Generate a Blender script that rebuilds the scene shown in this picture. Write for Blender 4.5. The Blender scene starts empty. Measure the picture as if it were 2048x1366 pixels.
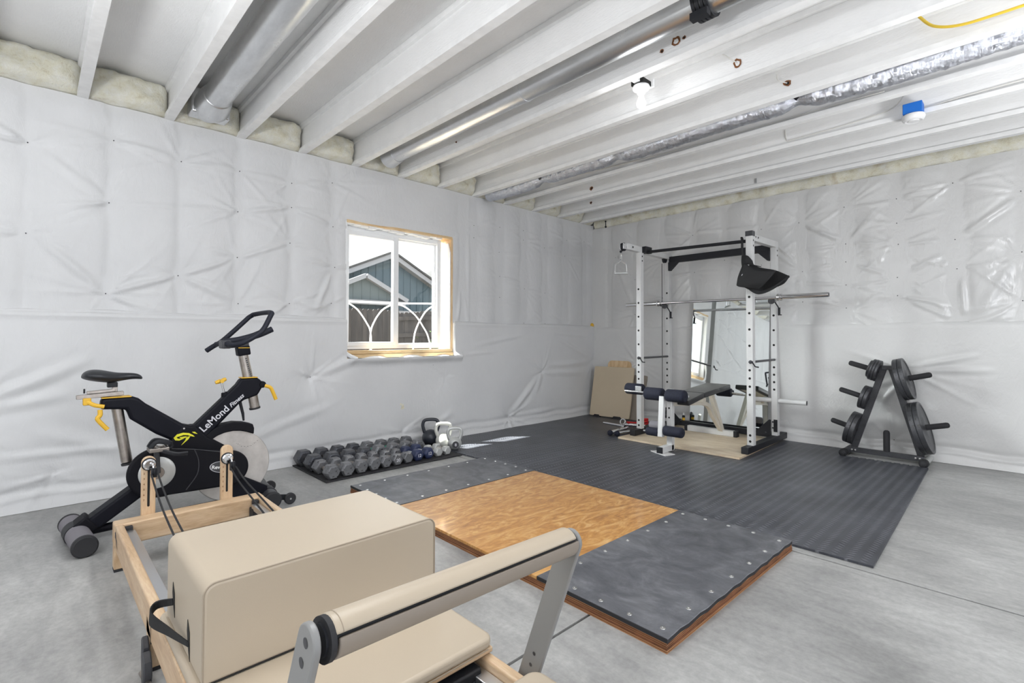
import bpy, bmesh, math, random
import numpy as np
from mathutils import Vector, Matrix
random.seed(7); RNG = np.random.default_rng(7)
S = bpy.context.scene
COL = S.collection
PI = math.pi

# ------------------------------------------------------------------ materials
def new_mat(name):
    m = bpy.data.materials.new(name); m.use_nodes = True
    nt = m.node_tree; b = nt.nodes['Principled BSDF']
    return m, nt, b
def N(nt, t, **kw):
    n = nt.nodes.new(t)
    for k, v in kw.items():
        if k in n.inputs: n.inputs[k].default_value = v
        else: setattr(n, k, v)
    return n
def coords(nt, scale=(1, 1, 1), rot=(0, 0, 0), kind='Object'):
    tc = N(nt, 'ShaderNodeTexCoord'); mp = N(nt, 'ShaderNodeMapping')
    mp.inputs['Scale'].default_value = scale; mp.inputs['Rotation'].default_value = rot
    nt.links.new(tc.outputs[kind], mp.inputs['Vector']); return mp.outputs['Vector']
def ramp(nt, fac, stops):
    r = N(nt, 'ShaderNodeValToRGB'); e = r.color_ramp.elements
    while len(e) < len(stops): e.new(0.5)
    for i, (p, c) in enumerate(stops):
        e[i].position = p; e[i].color = (c[0], c[1], c[2], 1)
    nt.links.new(fac, r.inputs['Fac']); return r.outputs['Color']
def noise(nt, vec, scale, detail=4, rough=0.55, dist=0.0):
    n = N(nt, 'ShaderNodeTexNoise'); n.inputs['Scale'].default_value = scale
    n.inputs['Detail'].default_value = detail; n.inputs['Roughness'].default_value = rough
    n.inputs['Distortion'].default_value = dist
    nt.links.new(vec, n.inputs['Vector']); return n.outputs['Fac']
def bump(nt, b, h, strength, dist):
    n = N(nt, 'ShaderNodeBump'); n.inputs['Strength'].default_value = strength; n.inputs['Distance'].default_value = dist
    nt.links.new(h, n.inputs['Height'])
    nt.links.new(n.outputs['Normal'], b.inputs['Normal']); return n
def mixc(nt, fac, a, c, mode='MIX'):
    m = N(nt, 'ShaderNodeMix'); m.data_type = 'RGBA'; m.blend_type = mode
    for sock, val in ((m.inputs[0], fac), (m.inputs[6], a), (m.inputs[7], c)):
        if isinstance(val, (int, float)): sock.default_value = val
        elif isinstance(val, tuple): sock.default_value = (val[0], val[1], val[2], 1)
        else: nt.links.new(val, sock)
    return m.outputs[2]
def plain(name, col, rough=0.5, metal=0.0, spec=0.5, var=0.0, vscale=20, bmp=0.0, bscale=200, bdist=0.002, coat=0.0):
    m, nt, b = new_mat(name)
    b.inputs['Base Color'].default_value = (*col, 1); b.inputs['Roughness'].default_value = rough
    b.inputs['Metallic'].default_value = metal; b.inputs['Specular IOR Level'].default_value = spec
    b.inputs['Coat Weight'].default_value = coat
    if var or bmp: v = coords(nt)
    if var:
        f = noise(nt, v, vscale)
        lo = tuple(max(0, c * (1 - var)) for c in col); hi = tuple(min(1, c * (1 + var)) for c in col)
        nt.links.new(ramp(nt, f, [(0.3, lo), (0.7, hi)]), b.inputs['Base Color'])
    if bmp: bump(nt, b, noise(nt, v, bscale, 3), bmp, bdist)
    return m
M = {}
def setup_materials():
    # plastic insulation facing
    def sheet(name, col, rough, spec):
        m, nt, b = new_mat(name); v = coords(nt)
        b.inputs['Roughness'].default_value = rough; b.inputs['Specular IOR Level'].default_value = spec
        f = noise(nt, v, 3.0, 5, 0.6)
        c = ramp(nt, f, [(0.3, tuple(x * 0.95 for x in col)), (0.7, col)])
        # sparse grime marks on the sheeting
        g = noise(nt, v, 9.0, 6, 0.7)
        gm = ramp(nt, g, [(0.74, (0, 0, 0)), (0.80, (0.45, 0.45, 0.45))])
        nt.links.new(mixc(nt, gm, c, (0.46, 0.44, 0.39)), b.inputs['Base Color'])
        v2 = coords(nt, (1, 1, 0.45)); w = noise(nt, v2, 16, 5, 0.6, 1.5)
        bump(nt, b, w, 0.32, 0.012)
        return m
    M['sheet_l'] = sheet('window wall plastic sheet', (0.70, 0.703, 0.708), 0.40, 0.45)
    M['sheet_b'] = sheet('back wall plastic sheet', (0.715, 0.713, 0.705), 0.24, 0.7)
    # concrete
    m, nt, b = new_mat('concrete'); v = coords(nt)
    f1 = noise(nt, v, 1.1, 8, 0.62); f2 = noise(nt, v, 40, 4, 0.7); f3 = noise(nt, coords(nt, (1, 3, 1)), 5, 6, 0.65, 0.6)
    c = ramp(nt, f1, [(0.28, (0.21, 0.21, 0.207)), (0.5, (0.35, 0.35, 0.345)), (0.75, (0.50, 0.50, 0.495))])
    c2 = mixc(nt, 0.35, c, ramp(nt, f2, [(0.35, (0.40, 0.40, 0.39)), (0.65, (0.68, 0.68, 0.67))]), 'OVERLAY')
    c3 = mixc(nt, 0.22, c2, ramp(nt, f3, [(0.35, (0.25, 0.25, 0.25)), (0.7, (0.85, 0.85, 0.84))]), 'OVERLAY')
    nt.links.new(c3, b.inputs['Base Color']); b.inputs['Roughness'].default_value = 0.42
    rr = ramp(nt, f1, [(0.3, (0.34, 0.34, 0.34)), (0.7, (0.55, 0.55, 0.55))]); nt.links.new(rr, b.inputs['Roughness'])
    bump(nt, b, f2, 0.12, 0.003); M['concrete'] = m
    M['joint'] = plain('saw cut', (0.20, 0.20, 0.19), 0.8)
    # painted joists / deck
    m, nt, b = new_mat('white sprayed osb'); v = coords(nt)
    f = noise(nt, v, 55, 3, 0.6); vo = N(nt, 'ShaderNodeTexVoronoi'); vo.inputs['Scale'].default_value = 38
    nt.links.new(coords(nt, (1, 3, 3)), vo.inputs['Vector'])
    big = noise(nt, v, 2.0, 4, 0.6)
    c = ramp(nt, big, [(0.3, (0.83, 0.83, 0.825)), (0.7, (0.90, 0.90, 0.895))])
    sp = noise(nt, coords(nt, (1, 1, 1)), 17, 5, 0.75)
    c = mixc(nt, ramp(nt, sp, [(0.70, (0, 0, 0)), (0.76, (0.5, 0.5, 0.5))]), c, (0.42, 0.40, 0.37))
    nt.links.new(c, b.inputs['Base Color']); b.inputs['Roughness'].default_value = 0.75
    bump(nt, b, vo.outputs['Distance'], 0.35, 0.004); M['joist'] = m
    M['flange'] = plain('white sprayed flange', (0.87, 0.87, 0.865), 0.7, var=0.05, vscale=12, bmp=0.3, bscale=60)
    M['torn'] = plain('torn brown wood', (0.22, 0.09, 0.035), 0.9, var=0.4, vscale=90)
    M['gap'] = plain('dark gap', (0.015, 0.014, 0.013), 0.9)
    # fibreglass
    m, nt, b = new_mat('fibreglass wool'); v = coords(nt)
    f = noise(nt, v, 11, 8, 0.7); f2 = noise(nt, v, 70, 6, 0.7); f3 = noise(nt, v, 4.5, 5, 0.7, 0.4)
    c = ramp(nt, f, [(0.25, (0.60, 0.53, 0.36)), (0.42, (0.84, 0.81, 0.66)), (0.7, (0.93, 0.925, 0.86))])
    c = mixc(nt, ramp(nt, f3, [(0.60, (0, 0, 0)), (0.75, (0.55, 0.55, 0.55))]), c, (0.42, 0.29, 0.13))
    nt.links.new(c, b.inputs['Base Color']); b.inputs['Roughness'].default_value = 1.0
    b.inputs['Specular IOR Level'].default_value = 0.1
    bump(nt, b, f2, 0.9, 0.012); M['wool'] = m
    # metals
    def galv(name, col, rough, sc):
        m, nt, b = new_mat(name); v = coords(nt, (0.35, 1, 1))
        f = noise(nt, v, sc, 5, 0.65)
        nt.links.new(ramp(nt, f, [(0.3, tuple(x * 0.75 for x in col)), (0.7, col)]), b.inputs['Base Color'])
        nt.links.new(ramp(nt, f, [(0.3, (rough + .12,) * 3), (0.7, (rough,) * 3)]), b.inputs['Roughness'])
        b.inputs['Metallic'].default_value = 1.0
        bump(nt, b, f, 0.08, 0.004); return m
    M['galv'] = galv('galvanised steel', (0.80, 0.81, 0.82), 0.26, 9)
    M['chrome'] = plain('chrome', (0.83, 0.83, 0.84), 0.12, 1.0)
    M['steel'] = galv('worn steel', (0.44, 0.40, 0.365), 0.3, 30)
    M['flywheel'] = galv('scuffed flywheel steel', (0.72, 0.69, 0.66), 0.42, 8)
    m, nt, b = new_mat('crinkled foil'); v = coords(nt, (0.6, 1, 1))
    b.inputs['Base Color'].default_value = (0.66, 0.68, 0.74, 1); b.inputs['Metallic'].default_value = 1; b.inputs['Roughness'].default_value = 0.10
    vo = N(nt, 'ShaderNodeTexVoronoi'); vo.inputs['Scale'].default_value = 30; nt.links.new(v, vo.inputs['Vector'])
    bump(nt, b, mixc(nt, 0.5, vo.outputs['Distance'], noise(nt, coords(nt, (2.2, 0.7, 0.7)), 30, 5, 0.75, 2.5)), 0.6, 0.02); M['foil'] = m
    M['mirror'] = plain('mirror glass', (0.83, 0.87, 0.86), 0.015, 1.0)
    M['rackwhite'] = plain('white powder coat', (0.66, 0.66, 0.655), 0.38, var=0.04, vscale=9)
    M['cream_metal'] = plain('cream powder coat', (0.72, 0.67, 0.58), 0.4, var=0.04)
    M['black'] = plain('black powder coat', (0.014, 0.015, 0.019), 0.5, spec=0.35)
    M['charcoal'] = plain('charcoal steel', (0.045, 0.046, 0.052), 0.42, var=0.2, vscale=30)
    M['blackrub'] = plain('black rubber', (0.022, 0.022, 0.025), 0.75, bmp=0.2, bscale=120)
    M['navy'] = plain('bike frame paint', (0.004, 0.0045, 0.009), 0.55, spec=0.2)
    M['navypl'] = plain('bike guard plastic', (0.005, 0.005, 0.008), 0.6, spec=0.2)
    M['grip'] = plain('grip coating', (0.012, 0.014, 0.024), 0.6, spec=0.35, bmp=0.1)
    M['saddle'] = plain('saddle vinyl', (0.018, 0.020, 0.025), 0.38)
    M['yellow'] = plain('yellow plastic', (0.75, 0.44, 0.03), 0.4)
    M['lime'] = plain('yellow decal', (0.75, 0.72, 0.03), 0.5)
    M['letter'] = plain('silver lettering', (0.62, 0.62, 0.66), 0.5)
    M['white'] = plain('white plastic', (0.83, 0.83, 0.83), 0.4)
    M['vinylwin'] = plain('window vinyl', (0.85, 0.86, 0.87), 0.35)
    M['poly'] = plain('white poly film', (0.86, 0.87, 0.88), 0.4, bmp=0.4, bscale=25, bdist=0.01)
    M['blue'] = plain('blue box plastic', (0.01, 0.16, 0.62), 0.5)
    M['red'] = plain('red strap', (0.65, 0.02, 0.02), 0.6)
    M['gas'] = plain('yellow tubing', (0.72, 0.50, 0.04), 0.45)
    M['wire'] = plain('white cable', (0.70, 0.69, 0.66), 0.6)
    M['foam'] = plain('navy foam', (0.010, 0.012, 0.026), 0.85, var=0.3, vscale=60, bmp=0.5, bscale=160)
    M['foamgrey'] = plain('grey foam', (0.20, 0.19, 0.21), 0.85, bmp=0.3, bscale=160)
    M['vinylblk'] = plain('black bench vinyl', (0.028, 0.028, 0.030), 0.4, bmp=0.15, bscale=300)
    M['benchtop'] = plain('grey bench vinyl', (0.16, 0.16, 0.155), 0.42, var=0.12, vscale=8)  # pad tops, a lighter grey than the pad sides
    M['cream'] = plain('cream vinyl', (0.475, 0.40, 0.305), 0.42, var=0.02, vscale=4, bmp=0.06, bscale=350)
    M['stitch'] = plain('stitching', (0.36, 0.30, 0.23), 0.8)
    M['taupe'] = plain('taupe sleeve', (0.27, 0.23, 0.19), 0.5)
    M['greyarm'] = plain('grey arm paint', (0.25, 0.25, 0.245), 0.42)
    M['alu'] = plain('aluminium track', (0.72, 0.73, 0.75), 0.35, 1.0)
    M['rope'] = plain('black rope', (0.02, 0.02, 0.022), 0.8, bmp=0.4, bscale=400)
    M['strap'] = plain('black webbing', (0.014, 0.014, 0.015), 0.8, bmp=0.2, bscale=300)
    M['board'] = plain('beige board', (0.60, 0.50, 0.36), 0.6, var=0.03, vscale=3)
    def wood(name, cols, sc, stretch, dist=1.2, rough=0.45, rot=(0, 0, 0), coat=0.0):
        m, nt, b = new_mat(name); v = coords(nt, stretch, rot)
        f = noise(nt, v, sc, 7, 0.62, dist)
        c = ramp(nt, f, [(0.28, cols[0]), (0.5, cols[1]), (0.72, cols[2])])
        f2 = noise(nt, coords(nt, tuple(s * 1.0 for s in stretch), rot), sc * 7, 3, 0.6)
        c = mixc(nt, 0.25, c, ramp(nt, f2, [(0.3, (0.3, 0.3, 0.3)), (0.7, (0.75, 0.75, 0.75))]), 'OVERLAY')
        nt.links.new(c, b.inputs['Base Color']); b.inputs['Roughness'].default_value = rough
        b.inputs['Coat Weight'].default_value = coat; b.inputs['Coat Roughness'].default_value = 0.10
        bump(nt, b, f2, 0.05, 0.002); return m
    M['plytop'] = wood('varnished plywood', ((0.34, 0.135, 0.025), (0.58, 0.275, 0.062), (0.78, 0.48, 0.19)), 3.0, (4.0, 1.3, 1), 2.6, 0.34, coat=0.6)
    M['plyedge'] = wood('plywood edge', ((0.16, 0.06, 0.025), (0.36, 0.17, 0.07), (0.55, 0.30, 0.14)), 2.0, (1.2, 1.2, 42), 0.4, 0.7)
    M['plydark'] = plain('dark ply layer', (0.17, 0.065, 0.03), 0.75, var=0.4, vscale=14)
    M['plypale'] = wood('pale plywood', ((0.50, 0.38, 0.25), (0.66, 0.54, 0.39), (0.74, 0.63, 0.48)), 2.0, (1.0, 4.0, 1), 1.2, 0.5)
    M['maple'] = wood('maple', ((0.46, 0.30, 0.17), (0.60, 0.42, 0.26), (0.70, 0.53, 0.36)), 3.0, (1.0, 7.0, 7.0), 0.8, 0.42)
    M['mapley'] = wood('maple across', ((0.46, 0.30, 0.17), (0.60, 0.42, 0.26), (0.70, 0.53, 0.36)), 3.0, (7.0, 1.0, 7.0), 0.8, 0.42)
    M['maplez'] = wood('maple upright', ((0.52, 0.34, 0.19), (0.64, 0.45, 0.28), (0.70, 0.53, 0.36)), 3.0, (7.0, 7.0, 1.0), 0.8, 0.42)
    M['pine'] = wood('pine', ((0.56, 0.36, 0.17), (0.72, 0.52, 0.29), (0.80, 0.63, 0.40)), 3.0, (6, 1, 6), 0.6, 0.55)
    M['pinez'] = wood('pine upright', ((0.58, 0.38, 0.19), (0.74, 0.53, 0.31), (0.80, 0.63, 0.40)), 4.0, (6, 6, 1), 0.6, 0.55)
    # rubber stall mats on the platform (scuffed)
    m, nt, b = new_mat('scuffed rubber'); v = coords(nt)
    f = noise(nt, v, 5.0, 8, 0.68, 0.8); f2 = noise(nt, coords(nt, (1, 4, 1), (0, 0, 0.6)), 9, 5, 0.7)
    c = ramp(nt, f, [(0.25, (0.055, 0.058, 0.066)), (0.5, (0.115, 0.119, 0.132)), (0.75, (0.21, 0.215, 0.23))])
    c = mixc(nt, 0.3, c, ramp(nt, f2, [(0.3, (0.25, 0.25, 0.25)), (0.75, (0.8, 0.8, 0.8))]), 'OVERLAY')
    nt.links.new(c, b.inputs['Base Color']); b.inputs['Roughness'].default_value = 0.46
    bump(nt, b, noise(nt, v, 90, 4), 0.1, 0.003); M['scuffrub'] = m
    # diamond-tread floor tiles
    m, nt, b = new_mat('tread rubber'); tc = N(nt, 'ShaderNodeTexCoord'); sx = N(nt, 'ShaderNodeSeparateXYZ')
    nt.links.new(tc.outputs['Object'], sx.inputs[0])
    def math_(op, a, c=None, c2=None):
        n = N(nt, 'ShaderNodeMath'); n.operation = op
        for i, val in enumerate((a, c, c2)):
            if val is None: continue
            if isinstance(val, (int, float)): n.inputs[i].default_value = val
            else: nt.links.new(val, n.inputs[i])
        return n.outputs[0]
    X, Y = sx.outputs['X'], sx.outputs['Y']
    P = 0.062
    gx = math_('FLOOR', math_('MULTIPLY', X, 1 / P)); par = math_('MODULO', math_('ABSOLUTE', gx), 2.0)
    fx = math_('SUBTRACT', math_('FRACT', math_('MULTIPLY', X, 1 / P)), 0.5)
    fy = math_('SUBTRACT', math_('FRACT', math_('ADD', math_('MULTIPLY', Y, 1 / (P * 0.5)), math_('MULTIPLY', par, 0.5))), 0.5)
    sgn = math_('SUBTRACT', math_('MULTIPLY', par, 2.0), 1.0)
    rx = math_('ADD', math_('MULTIPLY', fx, 0.8), math_('MULTIPLY', math_('MULTIPLY', fy, sgn), 0.45))
    ry = math_('SUBTRACT', math_('MULTIPLY', fy, 0.8), math_('MULTIPLY', math_('MULTIPLY', fx, sgn), 0.9))
    d = math_('ADD', math_('POWER', math_('MULTIPLY', math_('ABSOLUTE', rx), 2.6), 2.0), math_('POWER', math_('MULTIPLY', math_('ABSOLUTE', ry), 5.2), 2.0))
    lug = math_('SUBTRACT', 1.0, math_('MINIMUM', d, 1.0))
    base = noise(nt, tc.outputs['Object'], 2.2, 6, 0.65)
    c = ramp(nt, base, [(0.3, (0.030, 0.032, 0.040)), (0.55, (0.062, 0.066, 0.080)), (0.8, (0.125, 0.132, 0.152))])
    c = mixc(nt, math_('MULTIPLY', lug, 0.75), c, (0.235, 0.24, 0.265))
    nt.links.new(c, b.inputs['Base Color']); b.inputs['Roughness'].default_value = 0.40
    bump(nt, b, lug, 1.0, 0.006); M['tread'] = m
    # cast iron, dumbbell paints
    def iron(name, col, spot):
        m, nt, b = new_mat(name); v = coords(nt)
        f = noise(nt, v, 20, 5, 0.7); f2 = noise(nt, v, 42, 4, 0.75)
        c = ramp(nt, f, [(0.3, tuple(x * 0.75 for x in col)), (0.7, col)])
        c = mixc(nt, ramp(nt, f2, [(0.58, (0, 0, 0)), (0.62, (0.9, 0.9, 0.9))]), c, spot)
        nt.links.new(c, b.inputs['Base Color']); b.inputs['Roughness'].default_value = 0.36; b.inputs['Metallic'].default_value = 0.62
        bump(nt, b, f2, 0.25, 0.002); return m
    M['iron'] = iron('chipped grey iron', (0.24, 0.245, 0.26), (0.012, 0.011, 0.011))
    M['irondark'] = iron('chipped dark iron', (0.11, 0.115, 0.13), (0.012, 0.012, 0.012))
    M['plate'] = iron('grey plate iron', (0.115, 0.118, 0.127), (0.05, 0.045, 0.042))
    M['navyvinyl'] = plain('navy dipped vinyl', (0.022, 0.032, 0.085), 0.45)
    M['silver'] = plain('silver paint', (0.56, 0.57, 0.56), 0.35, 0.5)
    M['creamkb'] = plain('pale enamel', (0.62, 0.62, 0.58), 0.35)
    M['blackkb'] = plain('black enamel', (0.03, 0.034, 0.045), 0.33)
    M['green'] = plain('green tape', (0.02, 0.32, 0.20), 0.6)
    # bulb
    m, nt, b = new_mat('frosted lamp'); b.inputs['Base Color'].default_value = (0.9, 0.9, 0.88, 1); b.inputs['Roughness'].default_value = 0.3
    b.inputs['Emission Color'].default_value = (1, 0.96, 0.9, 1); b.inputs['Emission Strength'].default_value = 0.5; M['bulb'] = m
    # outside
    def siding(name, col):
        m, nt, b = new_mat(name); v = coords(nt)
        f = noise(nt, v, 1.5, 3)
        nt.links.new(ramp(nt, f, [(0.3, tuple(x * 0.9 for x in col)), (0.7, col)]), b.inputs['Base Color']); b.inputs['Roughness'].default_value = 0.7
        return m
    M['teal'] = siding('teal siding', (0.042, 0.068, 0.084)); M['sage'] = siding('sage siding', (0.072, 0.09, 0.093))
    M['trimwhite'] = plain('house trim', (0.19, 0.193, 0.205), 0.6)
    M['shingle'] = plain('grey shingles', (0.04, 0.039, 0.039), 0.9, var=0.3, vscale=25)
    m, nt, b = new_mat('weathered fence'); v = coords(nt, (1, 7, 0.6))
    f = noise(nt, v, 1.5, 6, 0.7)
    nt.links.new(ramp(nt, f, [(0.3, (0.012, 0.0105, 0.011)), (0.5, (0.027, 0.022, 0.0205)), (0.7, (0.060, 0.051, 0.046))]), b.inputs['Base Color']); b.inputs['Roughness'].default_value = 0.85
    M['fence'] = m
    M['leaf'] = plain('leaves', (0.06, 0.12, 0.02), 0.5, var=0.4, vscale=30)
    M['dirt'] = plain('yard soil', (0.20, 0.17, 0.13), 0.95, var=0.3, vscale=4)
    M['stucco'] = plain('outside wall', (0.5, 0.5, 0.5), 0.9)
    m = bpy.data.materials.new('pane glass'); m.use_nodes = True; nt = m.node_tree; nt.nodes.clear()
    o = N(nt, 'ShaderNodeOutputMaterial'); mx = N(nt, 'ShaderNodeMixShader'); tr = N(nt, 'ShaderNodeBsdfTransparent'); gl = N(nt, 'ShaderNodeBsdfGlossy')
    tr.inputs['Color'].default_value = (0.96, 0.98, 0.97, 1); gl.inputs['Roughness'].default_value = 0.02
    mx.inputs[0].default_value = 0.05
    nt.links.new(tr.outputs[0], mx.inputs[1]); nt.links.new(gl.outputs[0], mx.inputs[2]); nt.links.new(mx.outputs[0], o.inputs[0]); M['glass'] = m
    M['paintwall'] = plain('plain white wall', (0.74, 0.74, 0.73), 0.8)
    M['screw'] = plain('screw head', (0.75, 0.75, 0.74), 0.25, 1.0)
setup_materials()

# ------------------------------------------------------------------ mesh builder
def V3(p): return Vector((float(p[0]), float(p[1]), float(p[2])))
class MB:
    def __init__(s): s.v = []; s.f = []; s.m = []
    def add(s, vs, fs, mi=0):
        o = len(s.v); s.v += [tuple(map(float, v)) for v in vs]
        s.f += [tuple(o + i for i in f) for f in fs]; s.m += [mi] * len(fs)
        return s
    def box(s, x0, x1, y0, y1, z0, z1, mi=0):
        vs = [(x, y, z) for x in (x0, x1) for y in (y0, y1) for z in (z0, z1)]
        return s.add(vs, [(0, 1, 3, 2), (4, 6, 7, 5), (0, 4, 5, 1), (2, 3, 7, 6), (0, 2, 6, 4), (1, 5, 7, 3)], mi)
    def beam(s, p0, p1, w, h, up=(0, 0, 1), mi=0):
        p0, p1 = V3(p0), V3(p1); d = (p1 - p0).normalized(); u = V3(up)
        sd = d.cross(u).normalized(); u = sd.cross(d).normalized()
        vs = []
        for p in (p0, p1):
            for a, b in ((-1, -1), (1, -1), (1, 1), (-1, 1)): vs.append(p + sd * (a * w / 2) + u * (b * h / 2))
        return s.add(vs, [(3, 2, 1, 0), (4, 5, 6, 7), (0, 1, 5, 4), (1, 2, 6, 5), (2, 3, 7, 6), (3, 0, 4, 7)], mi)
    def tube(s, pts, r, seg=12, closed=False, cap=True, mi=0, flat=1.0, up=(0, 0, 1)):
        pts = [V3(p) for p in pts]; n = len(pts); rs = r if isinstance(r, (list, tuple)) else [r] * n
        T = []
        for i in range(n):
            a = pts[(i - 1) % n] if (closed or i > 0) else pts[0]; b = pts[(i + 1) % n] if (closed or i < n - 1) else pts[-1]
            T.append((b - a).normalized())
        u = V3(up)
        if abs(u.dot(T[0])) > 0.95: u = Vector((1, 0, 0)) if abs(T[0].x) < 0.9 else Vector((0, 1, 0))
        nrm = (u - T[0] * u.dot(T[0])).normalized(); vs = []
        for i in range(n):
            nrm = (nrm - T[i] * nrm.dot(T[i])).normalized(); bi = T[i].cross(nrm)
            for k in range(seg):
                a = 2 * PI * k / seg; vs.append(pts[i] + (nrm * math.cos(a) * flat + bi * math.sin(a)) * rs[i])
        fs = []
        for i in range(n if closed else n - 1):
            j = (i + 1) % n
            for k in range(seg):
                l = (k + 1) % seg; fs.append((i * seg + k, i * seg + l, j * seg + l, j * seg + k))
        if cap and not closed:
            fs.append(tuple(range(seg - 1, -1, -1))); fs.append(tuple((n - 1) * seg + k for k in range(seg)))
        return s.add(vs, fs, mi)
    def cyl(s, p0, p1, r, r1=None, seg=20, mi=0):
        return s.tube([p0, p1], [r, r if r1 is None else r1], seg, mi=mi)
    def lathe(s, prof, origin, axis=(0, 0, 1), seg=32, mi=0, closed=False):
        a = V3(axis).normalized(); t = Vector((1, 0, 0)) if abs(a.x) < 0.9 else Vector((0, 1, 0))
        u = (t - a * t.dot(a)).normalized(); w = a.cross(u); o = V3(origin); vs = []
        for r, h in prof:
            for k in range(seg):
                an = 2 * PI * k / seg; vs.append(o + a * h + (u * math.cos(an) + w * math.sin(an)) * r)
        fs = []; n = len(prof)
        for i in range(n if closed else n - 1):
            j = (i + 1) % n
            for k in range(seg):
                l = (k + 1) % seg; fs.append((i * seg + k, i * seg + l, j * seg + l, j * seg + k))
        if not closed:
            if prof[0][0] > 1e-6: fs.append(tuple(range(seg - 1, -1, -1)))
            if prof[-1][0] > 1e-6: fs.append(tuple((n - 1) * seg + k for k in range(seg)))
        return s.add(vs, fs, mi)
    def prism(s, poly, o, u, v, w, d0, d1, mi=0, side_mi=None):
        """2-D polygon in the (u,v) plane at o, extruded along w from d0 to d1"""
        o, u, v, w = V3(o), V3(u), V3(v), V3(w); n = len(poly)
        vs = [o + u * a + v * b + w * d for d in (d0, d1) for a, b in poly]
        s.add(vs, [tuple(range(n - 1, -1, -1)), tuple(range(n, 2 * n))], mi)
        o2 = len(s.v) - 2 * n
        for i in range(n):
            j = (i + 1) % n
            s.f.append((o2 + i, o2 + j, o2 + n + j, o2 + n + i)); s.m.append(mi if side_mi is None else side_mi)
        return s
    def ball(s, c, r, seg=16, rings=10, sc=(1, 1, 1), mi=0):
        c = V3(c); vs = [(c.x, c.y, c.z - r * sc[2])]
        for i in range(1, rings):
            t = -PI / 2 + PI * i / rings
            for k in range(seg):
                a = 2 * PI * k / seg
                vs.append((c.x + r * sc[0] * math.cos(t) * math.cos(a), c.y + r * sc[1] * math.cos(t) * math.sin(a), c.z + r * sc[2] * math.sin(t)))
        vs.append((c.x, c.y, c.z + r * sc[2])); fs = []
        for k in range(seg): fs.append((0, 1 + (k + 1) % seg, 1 + k))
        for i in range(rings - 2):
            for k in range(seg):
                a = 1 + i * seg; l = (k + 1) % seg; fs.append((a + k, a + l, a + seg + l, a + seg + k))
        t = len(vs) - 1; a = 1 + (rings - 2) * seg
        for k in range(seg): fs.append((t, a + k, a + (k + 1) % seg))
        return s.add(vs, fs, mi)
    def disc(s, c, n, r, seg=14, mi=0):
        c, n = V3(c), V3(n).normalized(); t = Vector((0, 0, 1)) if abs(n.z) < 0.9 else Vector((1, 0, 0))
        u = (t - n * t.dot(n)).normalized(); w = n.cross(u)
        return s.add([c + (u * math.cos(2 * PI * k / seg) + w * math.sin(2 * PI * k / seg)) * r for k in range(seg)], [tuple(range(seg))], mi)

def world_off(p):
    o = Vector((0, 0, 0))
    while p is not None: o += p.location; p = p.parent
    return o
def build(name, mb, mats, parent=None, bevel=0.0, seg=2, smooth=35, loc=None, fix=True, local=False):
    """one mesh object; geometry is given in world space (local=True: already in the parent's space)"""
    if not isinstance(mats, (list, tuple)): mats = [mats]
    off = Vector((0, 0, 0)) if local else (world_off(parent) if parent else V3(loc or (0, 0, 0)))
    me = bpy.data.meshes.new(name)
    me.from_pydata([(x - off.x, y - off.y, z - off.z) for x, y, z in mb.v], [], mb.f)
    for m in mats: me.materials.append(M[m] if isinstance(m, str) else m)
    me.polygons.foreach_set('material_index', mb.m)
    if fix:
        bm = bmesh.new(); bm.from_mesh(me); bmesh.ops.recalc_face_normals(bm, faces=bm.faces[:]); bm.to_mesh(me); bm.free()
    if smooth:
        me.polygons.foreach_set('use_smooth', [True] * len(me.polygons))
        if smooth < 180: me.set_sharp_from_angle(angle=math.radians(smooth))
    me.update()
    o = bpy.data.objects.new(name, me); COL.objects.link(o)
    if parent: o.parent = parent
    elif not local: o.location = off
    if bevel:
        b = o.modifiers.new('edge', 'BEVEL'); b.width = bevel; b.segments = seg; b.limit_method = 'ANGLE'; b.angle_limit = math.radians(40); b.harden_normals = False
    return o
def tag(o, label, cat, group=None, kind=None):
    o['label'] = label; o['category'] = cat
    if group: o['group'] = group
    if kind: o['kind'] = kind
    return o
def thing(name, label, cat, loc=(0, 0, 0), group=None):
    o = bpy.data.objects.new(name, None); COL.objects.link(o); o.location = loc; o.empty_display_size = 0.1
    return tag(o, label, cat, group)
def struct(o): o['kind'] = 'structure'; return o
def copy_tree(src, loc, rz, label, group=None, rot=None):
    def rec(o, par):
        c = o.copy(); COL.objects.link(c)
        if par is not None: c.parent = par
        for ch in [x for x in CH if x.parent == o]: rec(ch, c)
        return c
    CH = list(COL.objects)
    c = rec(src, None); c.location = loc
    c.rotation_euler = rot if rot is not None else (0, 0, rz)
    c['label'] = label
    if group: c['group'] = group
    return c
def text(name, body, mat, parent, origin, u, v, size, depth=0.0006, align='LEFT', local=False, shear=0.0, bold=0.0):
    cu = bpy.data.curves.new(name, 'FONT'); cu.body = body; cu.size = size; cu.extrude = depth; cu.align_x = align; cu.shear = shear; cu.offset = bold
    t = bpy.data.objects.new(name + '_tmp', cu); COL.objects.link(t)
    bpy.context.view_layer.update(); dg = bpy.context.evaluated_depsgraph_get()
    me = bpy.data.meshes.new_from_object(t.evaluated_get(dg)); bpy.data.objects.remove(t); bpy.data.curves.remove(cu)
    u, v = V3(u).normalized(), V3(v).normalized(); w = u.cross(v); off = Vector((0, 0, 0)) if local else world_off(parent)
    mt = Matrix(((u.x, v.x, w.x, origin[0] - off.x), (u.y, v.y, w.y, origin[1] - off.y), (u.z, v.z, w.z, origin[2] - off.z), (0, 0, 0, 1)))
    me.transform(mt); me.name = name; me.materials.clear(); me.materials.append(M[mat])
    o = bpy.data.objects.new(name, me); COL.objects.link(o); o.parent = parent; return o
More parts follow.
